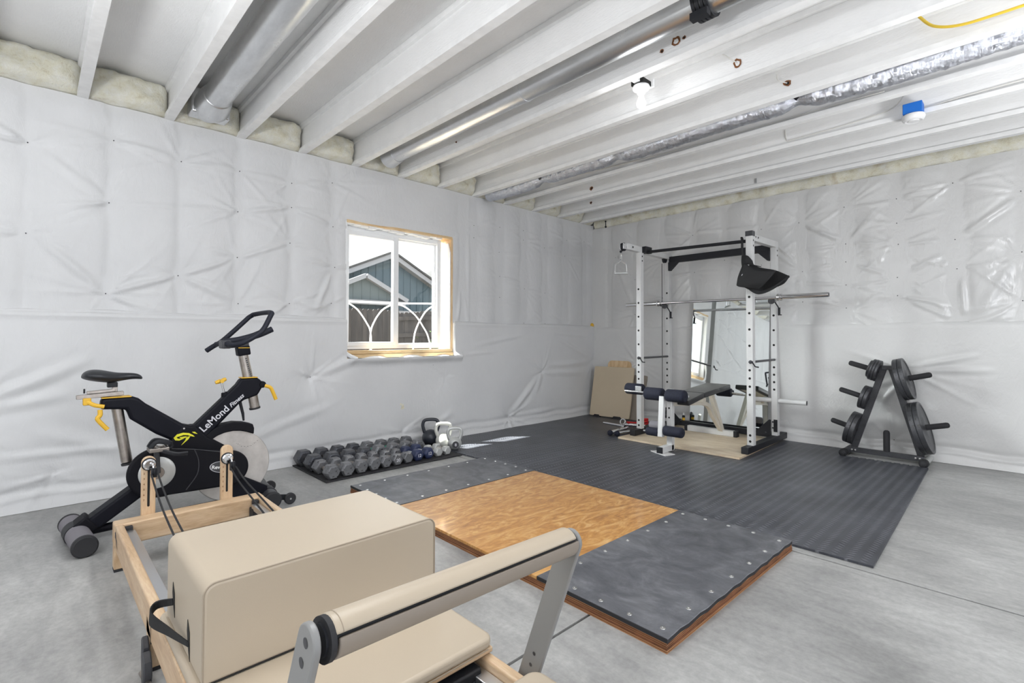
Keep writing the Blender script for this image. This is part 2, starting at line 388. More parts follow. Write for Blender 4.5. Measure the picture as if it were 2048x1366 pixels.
def arc(c, r, a0, a1, n, plane='yz', x=0.0):
    out = []
    for i in range(n + 1):
        a = math.radians(a0 + (a1 - a0) * i / n); p, q = c[0] + r * math.cos(a), c[1] + r * math.sin(a)
        out.append({'yz': (x, p, q), 'xz': (p, x, q), 'xy': (p, q, x)}[plane])
    return out
def smooth_path(pts, n=6):
    """Catmull-Rom through the points"""
    P = [V3(p) for p in pts]; out = []
    for i in range(len(P) - 1):
        a, b, c, d = P[max(i - 1, 0)], P[i], P[i + 1], P[min(i + 2, len(P) - 1)]
        for k in range(n):
            t = k / n
            out.append(0.5 * ((2 * b) + (c - a) * t + (2 * a - 5 * b + 4 * c - d) * t * t + (3 * b - a - 3 * c + d) * t ** 3))
    out.append(P[-1]); return out
def rrect(w, h, r, n=5):
    out = []
    for cx, cy, a0 in ((w / 2 - r, h / 2 - r, 0), (-w / 2 + r, h / 2 - r, 90), (-w / 2 + r, -h / 2 + r, 180), (w / 2 - r, -h / 2 + r, 270)):
        for i in range(n + 1):
            a = math.radians(a0 + 90 * i / n); out.append((cx + r * math.cos(a), cy + r * math.sin(a)))
    return out
ORD = ['first', 'second', 'third', 'fourth', 'fifth', 'sixth', 'seventh', 'eighth', 'ninth', 'tenth', 'eleventh', 'twelfth', 'thirteenth', 'fourteenth']
# ------------------------------------------------------------------ the room
YB = 5.85          # back wall plane
ZJ = 2.70          # underside of the joists
ZD = 2.945         # underside of the deck
JY = [-0.296 + k * 0.488 for k in range(-6, 13)]     # near edge of each joist's flange
FW = 0.060

def grid_sheet(name, u0, u1, v0, v1, step, fn, mat, parent, holes=(), axis='x', flip=False):
    """cloth-like sheet: (u,v) grid pushed out by fn(u,v); axis x -> faces +x, axis y -> faces -y"""
    nu = max(2, int((u1 - u0) / step)); nv = max(2, int((v1 - v0) / step))
    us = np.linspace(u0, u1, nu + 1); vs = np.linspace(v0, v1, nv + 1)
    U, W = np.meshgrid(us, vs, indexing='ij'); H = fn(U, W)
    if axis == 'x': P = np.stack([H, U, W], -1)
    else: P = np.stack([U, YB - H, W], -1)
    P = P.reshape(-1, 3); fs = []
    idx = np.arange((nu + 1) * (nv + 1)).reshape(nu + 1, nv + 1)
    for i in range(nu):
        uc = (us[i] + us[i + 1]) / 2
        for j in range(nv):
            vc = (vs[j] + vs[j + 1]) / 2
            if any(a < uc < b and c < vc < d for a, b, c, d in holes): continue
            fs.append((int(idx[i, j]), int(idx[i + 1, j]), int(idx[i + 1, j + 1]), int(idx[i, j + 1])))
    me = bpy.data.meshes.new(name); me.from_pydata(P.tolist(), [], fs); me.materials.append(M[mat])
    me.polygons.foreach_set('use_smooth', [True] * len(fs)); me.update()
    o = bpy.data.objects.new(name, me); COL.objects.link(o); o.parent = parent; return o

def quilt(cols, valley, pins, folds, puff, amp=1.0, seed=0, horiz=0.6):
    rng = np.random.default_rng(seed); cols = np.array(sorted(cols))
    rays = []
    for (pu, pv, a) in pins:
        k = rng.integers(9, 14); th = rng.uniform(0, 2 * PI, k)
        # tension lines prefer the horizontal
        th = np.where(rng.random(k) < horiz, rng.choice([0, PI], k) + rng.normal(0, 0.45, k), th)
        rays.append((pu, pv, a, th, rng.uniform(0.07, 0.26, k), rng.uniform(0.5, 1.2, k)))
    def fn(U, W):
        H = np.full(U.shape, puff)
        d = np.min(np.abs(U[..., None] - (cols + 0.0)), -1) if len(cols) else np.full(U.shape, 9.0)
        H = H + 0.012 * np.clip(d / 0.2, 0, 1) ** 0.6 * amp - valley * np.exp(-(d / 0.035) ** 2) - 0.6 * valley * np.exp(-(d / 0.09) ** 2)
        H += 0.006 * np.sin(U * 7.3 + W * 3.1 + seed) * np.sin(W * 5.7 - U * 1.9) * amp
        for (pu, pv, a, th, ln, st) in rays:
            du, dv = U - pu, W - pv; r = np.sqrt(du * du + dv * dv) + 1e-6; near = r < 0.75
            if not near.any(): continue
            rr, an = r[near], np.arctan2(dv, du)[near]
            h = -0.026 * a * np.exp(-rr / 0.05) - 0.008 * a * np.exp(-rr / 0.2)
            for t, l, s_ in zip(th, ln, st):
                da = np.abs((an - t + PI) % (2 * PI) - PI); lat = np.sin(np.minimum(da, PI / 2)) * rr
                wd = 0.005 + 0.036 * rr
                h += 0.0160 * a * s_ * np.exp(-rr / l) * np.exp(-(lat / wd) ** 2) * (da < PI / 2) * (1 - np.exp(-rr / 0.02))
            H[near] += h
        for (a0, b0, a1, b1, hgt, wd) in folds:
            L2 = (a1 - a0) ** 2 + (b1 - b0) ** 2; t = ((U - a0) * (a1 - a0) + (W - b0) * (b1 - b0)) / L2
            tc = np.clip(t, 0, 1); dd = np.sqrt((U - a0 - tc * (a1 - a0)) ** 2 + (W - b0 - tc * (b1 - b0)) ** 2)
            env = np.sin(PI * np.clip(tc, 0, 1)) ** 0.6
            H += 1.2 * hgt * env * (np.exp(-(dd / wd) ** 2) - 0.35 * np.exp(-((dd - 2.0 * wd) / wd) ** 2))
        return H
    return fn

# --- window wall -----------------------------------------------------------
WY0, WY1, WZ0, WZ1 = 2.10, 3.32, 0.965, 2.18
mb = MB()
for y0, y1, z0, z1 in ((-4.2, WY0, 0, ZJ), (WY1, YB + 0.25, 0, ZJ), (WY0, WY1, 0, WZ0 - 0.075), (WY0, WY1, WZ1, ZJ)):
    mb.box(-0.24, -0.045, y0, y1, z0, z1)
mb.box(-0.24, -0.10, -4.2, YB + 0.25, ZJ, 3.2)
wl = struct(build('wall_left', mb, 'stucco', smooth=0))
pinsU = [(-0.04, 2.33), (0.39, 2.46), (0.79, 2.41), (1.19, 2.43), (1.6, 2.42), (1.96, 2.5), (0.37, 2.02), (1.18, 2.1), (1.6, 2.21), (1.97, 2.1), (-0.04, 1.75), (0.78, 1.55), (1.18, 1.73), (1.59, 1.9), (1.99, 1.73), (0.36, 1.39), (1.19, 1.36), (1.59, 1.38), (1.96, 1.4)]
pinsU2 = [(3.63, 2.37), (4.03, 2.41), (4.43, 2.43), (3.63, 2.23), (4.02, 2.11), (4.43, 2.31), (4.82, 2.26), (5.27, 2.42), (4.03, 1.82), (5.23, 2.2), (4.03, 1.57), (4.45, 1.7), (4.83, 1.67), (5.65, 2.45), (5.24, 1.24), (4.03, 1.25), (4.44, 1.27), (4.83, 1.27)]
pins = [(a, b, 1.0) for a, b in pinsU] + [(a, b, 0.6) for a, b in pinsU2]
folds = [(0.39, 2.46, 0.79, 2.41, .006, .02), (0.79, 2.41, 1.19, 2.43, .006, .015), (1.19, 2.43, 1.6, 2.42, .007, .014), (1.6, 2.42, 1.96, 2.5, .007, .014),
         (0.02, 2.29, 0.36, 2.03, .009, .022), (0.37, 2.02, 1.18, 2.1, .006, .015), (1.18, 2.1, 1.6, 2.21, .008, .016), (1.6, 2.21, 1.95, 2.1, .008, .016),
         (0.0, 1.74, 0.35, 1.40, .012, .024), (0.36, 1.39, 0.78, 1.55, .009, .018), (0.78, 1.55, 1.18, 1.73, .008, .018), (1.18, 1.73, 1.59, 1.9, .008, .016), (0.8, 1.54, 1.18, 1.37, .009, .02), (1.19, 1.36, 1.59, 1.38, .006, .018), (0.36, 1.39, 0.7, 1.27, .008, .016),
         (1.8, 1.3, 1.98, 1.72, .012, .02), (1.62, 1.38, 1.94, 1.36, .012, .03), (3.40, 1.28, 3.47, 1.75, .016, .022), (3.47, 1.75, 3.52, 1.3, .012, .02),
         (-0.7, 1.7, -0.06, 1.75, .010, .02), (-0.5, 2.45, -0.05, 2.33, .008, .02), (3.85, 1.88, 4.02, 1.82, .006, .01), (4.05, 1.81, 4.42, 1.77, .006, .012), (4.6, 1.42, 4.82, 1.3, .006, .012), (4.86, 1.40, 5.22, 1.27, .007, .014), (5.26, 2.2, 5.52, 1.86, .006, .012), (4.05, 1.56, 4.42, 1.5, .006, .01)]
f_up = quilt([-1.3, -0.86, -0.45, -0.04, .38, .785, 1.185, 1.6, 1.97], 0.010, pins, folds, 0.022, 0.8, 3)
f_up2 = quilt([3.47, 3.63, 4.03, 4.44, 4.83, 5.245, 5.66], 0.024, pins, folds, 0.010, 1.0, 4, 0.75)
def f_left(U, W):
    s = 1 / (1 + np.exp(-(U - 2.7) / 0.05)); H = f_up(U, W) * (1 - s) + f_up2(U, W) * s
    H -= 0.012 * np.clip((W - 2.62) / 0.08, 0, 1)              # stapled tight along the plate
    # held flat round the window
    dw = np.maximum(np.maximum(WY0 - U, U - WY1), np.maximum(W - WZ1, 1.0 - W)); H *= 0.35 + 0.65 * np.clip(dw / 0.08, 0, 1)
    return np.maximum(H, 0.001)
grid_sheet('upper_blanket', -1.2, 5.86, 1.235, 2.705, 0.0145, f_left, 'sheet_l', wl, [(WY0, WY1, 1.0, WZ1)])
pL = [(1.77, 0.74, 1.5), (4.73, 0.66, 1.3), (4.15, 0.13, 1.3), (5.78, 0.74, 0.9), (2.7, 0.15, 1.2), (3.21, 0.67, 0.6), (-0.35, 0.62, 1.4), (0.1, 0.2, 0.8)]
fL = [(4.15, .14, 4.7, .62, .014, .03), (4.2, .12, 5.0, .16, .012, .025), (4.6, .4, 4.74, .64, .012, .03), (3.3, .3, 3.0, .1, .008, .03), (-.4, .6, .3, .95, .012, .03), (-.4, .62, .2, .72, .010, .03), (0.0, .5, .7, .2, .010, .04), (-.2, .35, .5, .33, .008, .02), (4.75, .64, 5.6, .6, .010, .03), (4.8, .72, 5.7, .75, .008, .03), (5.0, 1.1, 5.75, .78, .008, .025),
      (1.8, .74, 2.25, .93, .010, .03), (3.5, .98, 4.6, 1.16, .006, .02), (3.42, .9, 4.0, .93, .006, .015), (4.9, 1.16, 5.7, 1.1, .007, .02), (2.0, .5, 1.2, .25, .006, .03)]
f_lowq = quilt([], 0.0, pL, fL, 0.040, 1.3, 8, 0.35)
def flap(U, W, seed):
    w = np.clip(1 - W / 0.10, 0, 1)
    k = 0.5 + 0.5 * np.sin(U * 9 + seed) * np.sin(U * 3.7 + 1.3 * seed)
    return 0.032 * w ** 1.2 + 0.013 * np.exp(-((W - 0.075 - 0.02 * k) / 0.012) ** 2) - 0.012 * np.exp(-((W - 0.115 - 0.02 * k) / 0.02) ** 2)
def f_leftlow(U, W):
    H = f_lowq(U, W) + flap(U, W, 1.0)
    top = np.clip((1.262 - W) / 0.03, 0, 1); H = H * (0.55 + 0.45 * np.sqrt(top)) + 0.012 * np.exp(-((W - 1.235) / 0.012) ** 2)
    sill = np.exp(-((W - 0.885) / 0.04) ** 2) * ((U > WY0 + 0.02) & (U < WY1 + 0.1)) * (0.035 + 0.02 * np.abs(np.sin((U - 2.2) * 5.6)))
    return H + sill
LOWTOP = 1.255
grid_sheet('lower_blanket', -1.2, 5.86, 0.002, LOWTOP, 0.0155, f_leftlow, 'sheet_l', wl, [(WY0 - 0.015, WY1 + 0.015, 0.90, 2.0)])
# rolled top edge and the puffy lap over the sill
mb = MB()
mb.tube([(0.012, y, LOWTOP - 0.004 + 0.006 * math.sin(y * 5.1)) for y in np.linspace(-1.2, WY0 - 0.03, 40)], 0.024, 8)
mb.tube([(0.012, y, LOWTOP - 0.016 + 0.006 * math.sin(y * 4.1)) for y in np.linspace(WY1 + 0.03, 5.86, 40)], 0.024, 8)
build('blanket_hem', mb, 'sheet_l', wl)
mb = MB()
for a, b, zz, rr in ((2.20, 2.58, 0.855, 0.046), (2.60, 2.99, 0.853, 0.050), (3.02, 3.36, 0.855, 0.042)):
    n = 16; mb.tube([(0.015 + 0.01 * math.sin(i / n * PI), a + (b - a) * i / n, zz + 0.022 * math.sin(PI * i / n) - 0.01) for i in range(n + 1)], [rr * (0.35 + 0.65 * math.sin(PI * min(max(i / n, .06), .94)) ** .5) for i in range(n + 1)], 14)
mb.tube(smooth_path([(0.02, 2.09, 1.22), (0.03, 2.06, 1.08), (0.03, 2.08, 0.95), (0.025, 2.2, 0.885)]), 0.022, 10)
mb.tube(smooth_path([(0.015, 3.40, 1.24), (0.03, 3.385, 1.1), (0.03, 3.375, 0.96), (0.02, 3.36, 0.89)]), 0.024, 10)
build('sill_wrap', mb, 'poly', wl)
# insulation tear at the far end of the seam and small marks
mb = MB(); mb.ball((0.03, 5.80, 1.262), 0.03, 10, 8, (0.8, 0.9, 1.2)); build('loose_insulation', mb, 'yellow', wl)
mb = MB()
for (y, z, r) in ((2.68, .40, .022), (2.66, .43, .012)): mb.prism([(-r, -r * 1.3), (r * .9, -r), (r * .3, r * 1.4), (-r * .4, r * .9)], (0.043, y, z), (0, 1, 0), (0, 0, 1), (1, 0, 0), -0.01, 0.012)
build('sheet_tear', mb, 'wool', wl)
mb = MB()
for a, b, _ in pins + pL:
    if not (WY0 < a < WY1 and b > 0.9): mb.ball((0.004 if b > 1.25 else 0.016, a, b), 0.0042, 6, 5)
for y, z in ((2.52, .74), (2.56, .70), (2.60, .66), (2.53, .67), (3.05, .80), (2.47, .85)): mb.ball((0.045, y, z), 0.004, 6, 5)
build('pin', mb, 'charcoal', wl)

# --- back wall -------------------------------------------------------------
mb = MB(); mb.box(-0.24, 8.2, YB + 0.045, YB + 0.25, 0, 3.2)
wb = struct(build('wall_back', mb, 'stucco', smooth=0))
pB = [(2.71, 2.31), (3.12, 2.4), (3.54, 2.4), (3.94, 2.46), (3.13, 2.03), (3.54, 2.17), (3.55, 1.97), (3.95, 1.96), (2.74, 1.79), (3.13, 1.85), (3.54, 1.66), (3.96, 1.7), (3.13, 1.62), (3.54, 1.49), (2.74, 1.47), (3.13, 1.39), (3.96, 1.21), (1.55, 1.89), (1.92, 2.0), (1.53, 2.35), (0.71, 1.87), (1.92, 1.5), (2.33, 2.3), (2.33, 1.9), (2.33, 1.5), (1.12, 2.1), (1.12, 1.6), (0.71, 1.4), (0.4, 2.2), (4.36, 2.3), (4.36, 1.8), (4.36, 1.4)]
fB = [(1.55, 2.38, 2.7, 2.31, .008, .014), (2.71, 2.31, 3.12, 2.05, .012, .018), (2.75, 2.27, 3.1, 2.08, .008, .01), (2.35, 2.12, 2.74, 1.8, .012, .016), (2.4, 2.2, 2.74, 1.83, .010, .012), (3.13, 1.85, 3.53, 1.67, .009, .012), (3.96, 1.96, 4.4, 2.3, .012, .02), (3.55, 1.97, 3.95, 1.96, .006, .012), (3.54, 1.49, 3.95, 1.25, .010, .015), (3.6, 1.7, 3.9, 1.85, .008, .02), (3.14, 1.62, 3.5, 1.5, .006, .012),
      (2.70, 1.75, 2.73, 1.5, .016, .02), (3.15, 1.6, 3.14, 1.4, .016, .018), (3.11, 2.15, 3.13, 2.04, .014, .015), (3.98, 1.68, 4.0, 1.25, .018, .022), (3.56, 2.15, 3.55, 1.98, .012, .015), (1.2, 2.3, 1.9, 2.02, .010, .016), (1.6, 2.2, 1.92, 2.0, .009, .01), (1.0, 1.3, 1.5, 1.85, .008, .015), (1.15, 1.3, 1.52, 1.75, .008, .012), (0.4, 2.15, 0.7, 1.5, .006, .02), (0.5, 2.6, .8, 2.2, .008, .02), (2.45, 2.5, 2.7, 2.35, .006, .02), (4.1, 1.3, 4.35, 1.8, .008, .03), (2.75, 1.45, 2.72, 1.25, .014, .02), (3.13, 1.4, 3.2, 1.25, .012, .015)]
f_b = quilt([0.3, 0.71, 1.12, 1.53, 1.92, 2.33, 2.735, 3.13, 3.545, 3.95, 4.36, 4.77, 5.18], 0.016, [(a, b, 1.25) for a, b in pB], fB, 0.014, 1.1, 11, 0.55)
def f_back(U, W):
    H = f_b(U, W) - 0.012 * np.clip((W - 2.58) / 0.07, 0, 1)
    return np.maximum(H, 0.001)
grid_sheet('upper_blanket', 0.0, 5.2, 1.215, 2.65, 0.0145, f_back, 'sheet_b', wb, axis='y')
mb = MB(); mb.box(5.2, 8.0, YB - 0.012, YB + 0.04, 0, 2.65); build('far_blanket', mb, 'sheet_b', wb, smooth=0)
pBL = [(3.6, 0.8, 1.6), (3.5, 0.14, 1.5), (0.75, 0.75, 1.4), (1.2, 0.9, 0.7)]
fBL = [(3.62, .82, 4.1, .95, .012, .018), (3.64, .8, 4.2, .82, .010, .02), (3.6, .76, 3.4, .45, .010, .02), (3.58, .78, 3.52, .5, .009, .014), (3.62, .77, 3.62, .4, .010, .018), (3.52, .14, 3.8, .08, .008, .014), (4.2, .12, 4.8, .02, .010, .02), (3.55, .7, 3.3, .62, .008, .02), (3.5, .16, 3.48, .4, .008, .012)]
f_bl = quilt([], 0, pBL, fBL, 0.02, 0.9, 21, 0.3)
def f_backlow(U, W):
    H = f_bl(U, W) + 1.3 * flap(U, W, 4.0)
    top = np.clip((1.235 - W) / 0.03, 0, 1); return H * (0.5 + 0.5 * np.sqrt(top))
grid_sheet('lower_blanket', 0.0, 5.2, 0.002, 1.228, 0.0155, f_backlow, 'sheet_b', wb, axis='y')
mb = MB(); mb.tube([(x, YB - 0.010, 1.224 + 0.004 * math.sin(x * 3.7)) for x in np.linspace(0.02, 5.2, 60)], 0.009, 8); build('blanket_hem', mb, 'sheet_b', wb)
mb = MB()
for a, b in pB + [(a, b) for a, b, _ in pBL]: mb.ball((a, YB - 0.004, b), 0.0042, 6, 5)
build('pin', mb, 'charcoal', wb)

# --- unseen walls; opening added in the right one to let in fill daylight ---------------
mb = MB(); mb.box(-0.24, 8.2, -4.2, -4.0, 0, 3.2); struct(build('wall_front', mb, 'paintwall', smooth=0))
mb = MB(); OY0, OY1, OZ0, OZ1 = -3.2, 2.4, 0.15, 2.45
for y0, y1, z0, z1 in ((-4.0, OY0, 0, 3.2), (OY1, YB + 0.05, 0, 3.2), (OY0, OY1, 0, OZ0), (OY0, OY1, OZ1, 3.2)): mb.box(8.0, 8.2, y0, y1, z0, z1)
struct(build('wall_right', mb, 'paintwall', smooth=0))

# --- floor slab with saw-cut joints -----------------------------------------
mb = MB(); JX, JYF, g = 3.2, 2.838, 0.006
for x0, x1 in ((-0.24, JX - g), (JX + g, 8.2)):
    for y0, y1 in ((-4.2, JYF - g), (JYF + g, YB + 0.25)): mb.box(x0, x1, y0, y1, -0.03, 0.0)
mb.box(-0.24, 8.2, -4.2, YB + 0.25, -0.15, -0.012, 1)
struct(build('floor', mb, ['concrete', 'joint'], smooth=0))

# --- deck and joists ---------------------------------------------------------
mb = MB(); mb.box(-0.2, 8.2, -4.2, YB + 0.25, ZD, ZD + 0.05); struct(build('ceiling', mb, 'joist', smooth=0))
rj = random.Random(3)
NJ = len(JY)
for i, y in enumerate(JY):
    k = NJ - i      # 1 = nearest the back wall
    if y < -0.9: continue
    nm = ORD[k - 1]
    if k <= 12: lab = f'white sprayed ceiling joist, {nm} counting from the back wall'
    else: lab = f'white sprayed ceiling joist over the near end of the room, {nm} from the back wall'
    t = thing('ceiling_joist', lab, 'joist', (0, y + FW / 2, ZJ), 'white ceiling joists')
    mb = MB(); mb.box(-0.03, 8.0, y, y + FW, ZJ, ZJ + 0.036); build('bottom_flange', mb, 'flange', t, bevel=0.002)
    mb = MB(); mb.box(-0.03, 8.0, y, y + FW, ZD - 0.036, ZD); build('top_flange', mb, 'flange', t, bevel=0.002)
    mb = MB(); mb.box(-0.03, 8.0, y + FW / 2 - 0.006, y + FW / 2 + 0.006, ZJ + 0.036, ZD - 0.036); build('web', mb, 'joist', t, smooth=0)
def knock(y_idx, x, z, r, parent_i):
    y = JY[y_idx] + FW / 2 - 0.0065
    jt = [o for o in COL.objects if o.name.startswith('ceiling_joist') and abs(o.location.y - (JY[y_idx] + FW / 2)) < 1e-4][0]
    mb = MB(); n = 11; pts = []; rr = random.Random(int(x * 1000))
    outer = [((r * (1 + rr.uniform(-.25, .35))) * math.cos(2 * PI * q / n), (r * (1 + rr.uniform(-.25, .35))) * math.sin(2 * PI * q / n)) for q in range(n)]
    inner = [(a * 0.55, b * 0.55) for a, b in outer]
    vs = [(x + a, y, z + b) for a, b in outer] + [(x + a, y - 0.001, z + b) for a, b in inner]
    vs2 = [(x + a, y - 0.006 * rr.random(), z + b) for a, b in outer]
    mb.add(vs2 + vs[n:], [(q, (q + 1) % n, n + (q + 1) % n, n + q) for q in range(n)], 0)
    mb.add(vs[n:], [tuple(range(n))], 1)
    build('knockout_hole', mb, ['torn', 'joist' if r > 0.024 else 'gap'], jt, fix=False)
# indices into JY: JY[18] is the joist nearest the back wall
I12 = NJ - 1
for (dj, x, z, r) in ((6, 3.02, 2.80, .028), (6, 2.93, 2.78, .012), (6, 3.07, 2.80, .010), (5, 3.17, 2.80, .026), (4, 3.3, 2.80, .022), (3, 4.05, 2.83, .026), (3, 3.38, 2.81, .020), (2, .93, 2.80, .022), (1, .55, 2.80, .018), (6, .95, 2.80, .010)):
    knock(I12 - dj, x, z, r, None)

# --- rim insulation ----------------------------------------------------------
def batt(y0, y1, x0, x1, z0, z1, seed):
    rng = np.random.default_rng(seed); mb = MB(); nu, nv = 16, 12
    ph = rng.uniform(0, 6.28, 8)
    P = []
    for i in range(nu + 1):
        for j in range(nv + 1):
            u, v = i / nu, j / nv
            e = (max(0.0, 1 - abs(2 * u - 1) ** 5) * max(0.0, 1 - abs(2 * v - 1) ** 4)) ** 0.5
            b = 0.02 * math.sin(u * 9 + ph[0]) * math.sin(v * 7 + ph[1]) + 0.014 * math.sin(u * 21 + ph[2]) * math.sin(v * 17 + ph[3]) + 0.008 * math.sin(u * 43 + ph[4] + 5 * v)
            P.append((x0 + (x1 - x0) * e + b * e, y0 + (y1 - y0) * u, z0 + (z1 - z0) * v))
    fs = [(i * (nv + 1) + j, (i + 1) * (nv + 1) + j, (i + 1) * (nv + 1) + j + 1, i * (nv + 1) + j + 1) for i in range(nu) for j in range(nv)]
    mb.add(P, fs); o = len(mb.v)
    mb.box(x0 - 0.05, x0 + 0.01, y0 + .002, y1 - .002, z0 + .002, z1 - .002); return mb
bay = 0
for i in range(NJ - 1):
    dp = 0.078 if i in (8, 11, 14) else 0.10
    y0, y1 = JY[i] + FW / 2 + 0.008, JY[i + 1] + FW / 2 - 0.008
    if y0 < -0.85: continue
    k = NJ - 1 - i
    o = build('insulation_batt', batt(y0, y1, -0.02, dp, ZJ + 0.003, ZD - 0.004, 50 + i), 'wool', loc=(0, (y0 + y1) / 2, ZJ), smooth=180)
    tag(o, f'yellow fibreglass batt on the window wall, {ORD[k - 1]} joist bay from the back wall', 'insulation', 'fibreglass batts between the joists')
o = build('insulation_batt', batt(JY[-1] + FW / 2 + 0.008, YB - 0.03, -0.02, 0.08, ZJ + 0.003, ZD - 0.004, 91), 'wool', loc=(0, 5.7, ZJ), smooth=180)
tag(o, 'brownish fibreglass batt stuffed in the corner above both walls', 'insulation', 'fibreglass batts between the joists')
mb = MB(); rng = np.random.default_rng(5); nx = 260
P = []; prof = [(0.0, 2.645), (0.03, 2.647), (0.05, 2.68), (0.055, 2.73), (0.05, 2.8), (0.0, 2.9)]
for i in range(nx + 1):
    x = 0.05 + (8.0 - 0.05) * i / nx
    for j, (d, z) in enumerate(prof):
        w = (0.010 * math.sin(x * 11) + 0.008 * math.sin(x * 29 + 1) + 0.006 * math.sin(x * 61 + j)) if 0 < j < 5 else 0
        P.append((x, YB + 0.03 - d - w, z))
fs = [(i * 6 + j, (i + 1) * 6 + j, (i + 1) * 6 + j + 1, i * 6 + j + 1) for i in range(nx) for j in range(5)]
mb.add(P, fs); o = build('insulation_strip', mb, 'wool', loc=(2.7, YB, 2.64), smooth=180)
tag(o, 'long strip of yellowish fibreglass along the top of the back wall', 'insulation')

# --- window ------------------------------------------------------------------
mb = MB(); XF = -0.115
fy0, fy1, fz0, fz1 = 2.105, 3.235, 0.975, 2.155
for a in ((fy0, fy0 + 0.05, fz0, fz1), (fy1 - 0.05, fy1, fz0, fz1), (fy0 + 0.05, fy1 - 0.05, fz0, fz0 + 0.045), (fy0 + 0.05, fy1 - 0.05, fz1 - 0.05, fz1)): mb.box(XF - 0.05, XF + 0.035, *a)
win = struct(build('window_1', mb, 'vinylwin', bevel=0.004))
mb = MB()
sy0, sy1, sz0, sz1 = 2.135, 2.70, 1.005, 2.115       # sliding sash, near half
for a in ((sy0, sy0 + 0.03, sz0, sz1), (sy1 - 0.06, sy1, sz0, sz1), (sy0 + 0.03, sy1 - 0.06, sz0, sz0 + 0.04), (sy0 + 0.03, sy1 - 0.06, sz1 - 0.045, sz1)): mb.box(XF + 0.0, XF + 0.045, *a)
sash = build('sliding_sash', mb, 'vinylwin', win, bevel=0.004)
mb = MB(); mb.box(XF + 0.018, XF + 0.022, sy0 + 0.02, sy1 - 0.05, sz0 + 0.03, sz1 - 0.03); build('pane', mb, 'glass', sash, smooth=0)
mb = MB()
for a in ((2.66, 2.72, 0.99, 2.15), (3.165, 3.195, 0.99, 2.15), (2.72, 3.165, 0.99, 1.03), (2.72, 3.165, 2.09, 2.15)): mb.box(XF - 0.035, XF - 0.002, *a)
fx = build('fixed_sash', mb, 'vinylwin', win, bevel=0.003)
mb = MB(); mb.box(XF - 0.022, XF - 0.018, 2.71, 3.17, 1.02, 2.11); build('pane', mb, 'glass', fx, smooth=0)
mb = MB(); mb.box(-0.14, 0.03, WY0 - 0.005, WY1 + 0.005, WZ0 - 0.07, WZ0 - 0.035); mb.box(-0.14, 0.022, WY0 - 0.0, WY1, WZ0 - 0.033, WZ0); build('window_sill', mb, 'pine', win, bevel=0.003)
mb = MB(); mb.box(-0.22, 0.012, WY0 - 0.0, WY1, WZ1 - 0.014, WZ1 + 0.012); build('window_header', mb, 'pine', win, bevel=0.002)
mb = MB(); mb.box(-0.22, 0.010, WY1 - 0.016, WY1 + 0.010, WZ0, WZ1); build('window_jamb', mb, 'pinez', win, bevel=0.002)
mb = MB()   # white film lapping over the rough opening
mb.prism([(WZ0, -0.09), (WZ0, 0.006), (WZ1 - 0.16, 0.006), (WZ1 - 0.055, -0.03), (WZ1 - 0.055, -0.09)], (0, WY1 - 0.017, 0), (0, 0, 1), (1, 0, 0), (0, 1, 0), -0.012, 0.0)
for i in range(14):
    y0 = WY0 + (WY1 - 0.12 - WY0) * i / 14; y1 = WY0 + (WY1 - 0.12 - WY0) * (i + 1) / 14
    mb.box(-0.10, -0.004 - 0.006 * ((i * 7) % 3), y0, y1, WZ1 - 0.022 - 0.006 * ((i * 5) % 4), WZ1 - 0.012)
mb.box(-0.085, 0.004, WY0 + 0.004, WY0 + 0.012, WZ0, WZ1 - 0.02)
mb.box(-0.22, 0.008, WY0 - 0.010, WY0 + 0.004, WZ0, WZ1); mb.box(-0.045, 0.030, WY1 + 0.0105, WY1 + 0.034, 0.90, 1.25); build('film_return', mb, 'poly', win, bevel=0.002)

# --- outside -----------------------------------------------------------------
mb = MB(); mb.box(-40, -0.25, -25, 45, 0.35, 0.45); struct(build('ground', mb, 'dirt', smooth=0))
mb = MB(); mb.box(-0.62, -0.2, -6, 8, 3.36, 3.46); o = build('unseen_eave', mb, 'trimwhite', smooth=0); struct(o)  # unseen roof eave, its height set to cut the sun patch short
h = thing('house', 'teal gabled house with white trim seen outside the window', 'house', (-9, 8, 0.45))
pk = (7.72, 3.50); el, er = (4.2, 1.98), (11.3, 1.63)
mb = MB(); mb.prism([(4.6, 0.45), (11.2, 0.45), (11.2, 1.75), pk, (4.6, 2.12)], (-9.0, 0, 0), (0, 1, 0), (0, 0, 1), (-1, 0, 0), 0, 7.0)
for i in range(28):
    y = 4.7 + i * 0.235
    zt = pk[1] - abs(y - pk[0]) * (0.465 if y < pk[0] else 0.51)
    mb.box(-9.0, -8.985, y, y + 0.02, 0.45, max(0.6, zt - 0.05))
build('gable_wall', mb, 'teal', h, smooth=0)
def rake(p, q, w, x0, x1, name, mat, par, lift=0.0):
    mb = MB(); d = Vector((0, q[0] - p[0], q[1] - p[1])).normalized(); n = Vector((0, -d.z, d.y));  n = n if n.z > 0 else -n
    a, b = Vector((0, *p)), Vector((0, *q)); vs = []
    for x in (x0, x1):
        for P_, o_ in ((a, lift), (b, lift), (b, lift + w), (a, lift + w)): vs.append((x, P_.y + n.y * o_, P_.z + n.z * o_))
    mb.add(vs, [(0, 1, 2, 3), (7, 6, 5, 4), (0, 4, 5, 1), (1, 5, 6, 2), (2, 6, 7, 3), (3, 7, 4, 0)])
    return build(name, mb, mat, par, smooth=0)
rake(el, pk, 0.13, -9.0, -8.75, 'trim_board', 'trimwhite', h, -0.05); rake(pk, er, 0.13, -9.0, -8.75, 'trim_board', 'trimwhite', h, -0.05)
rake(el, pk, 0.05, -16.0, -8.7, 'roof', 'shingle', h, 0.09); rake(pk, er, 0.05, -16.0, -8.7, 'roof', 'shingle', h, 0.09)
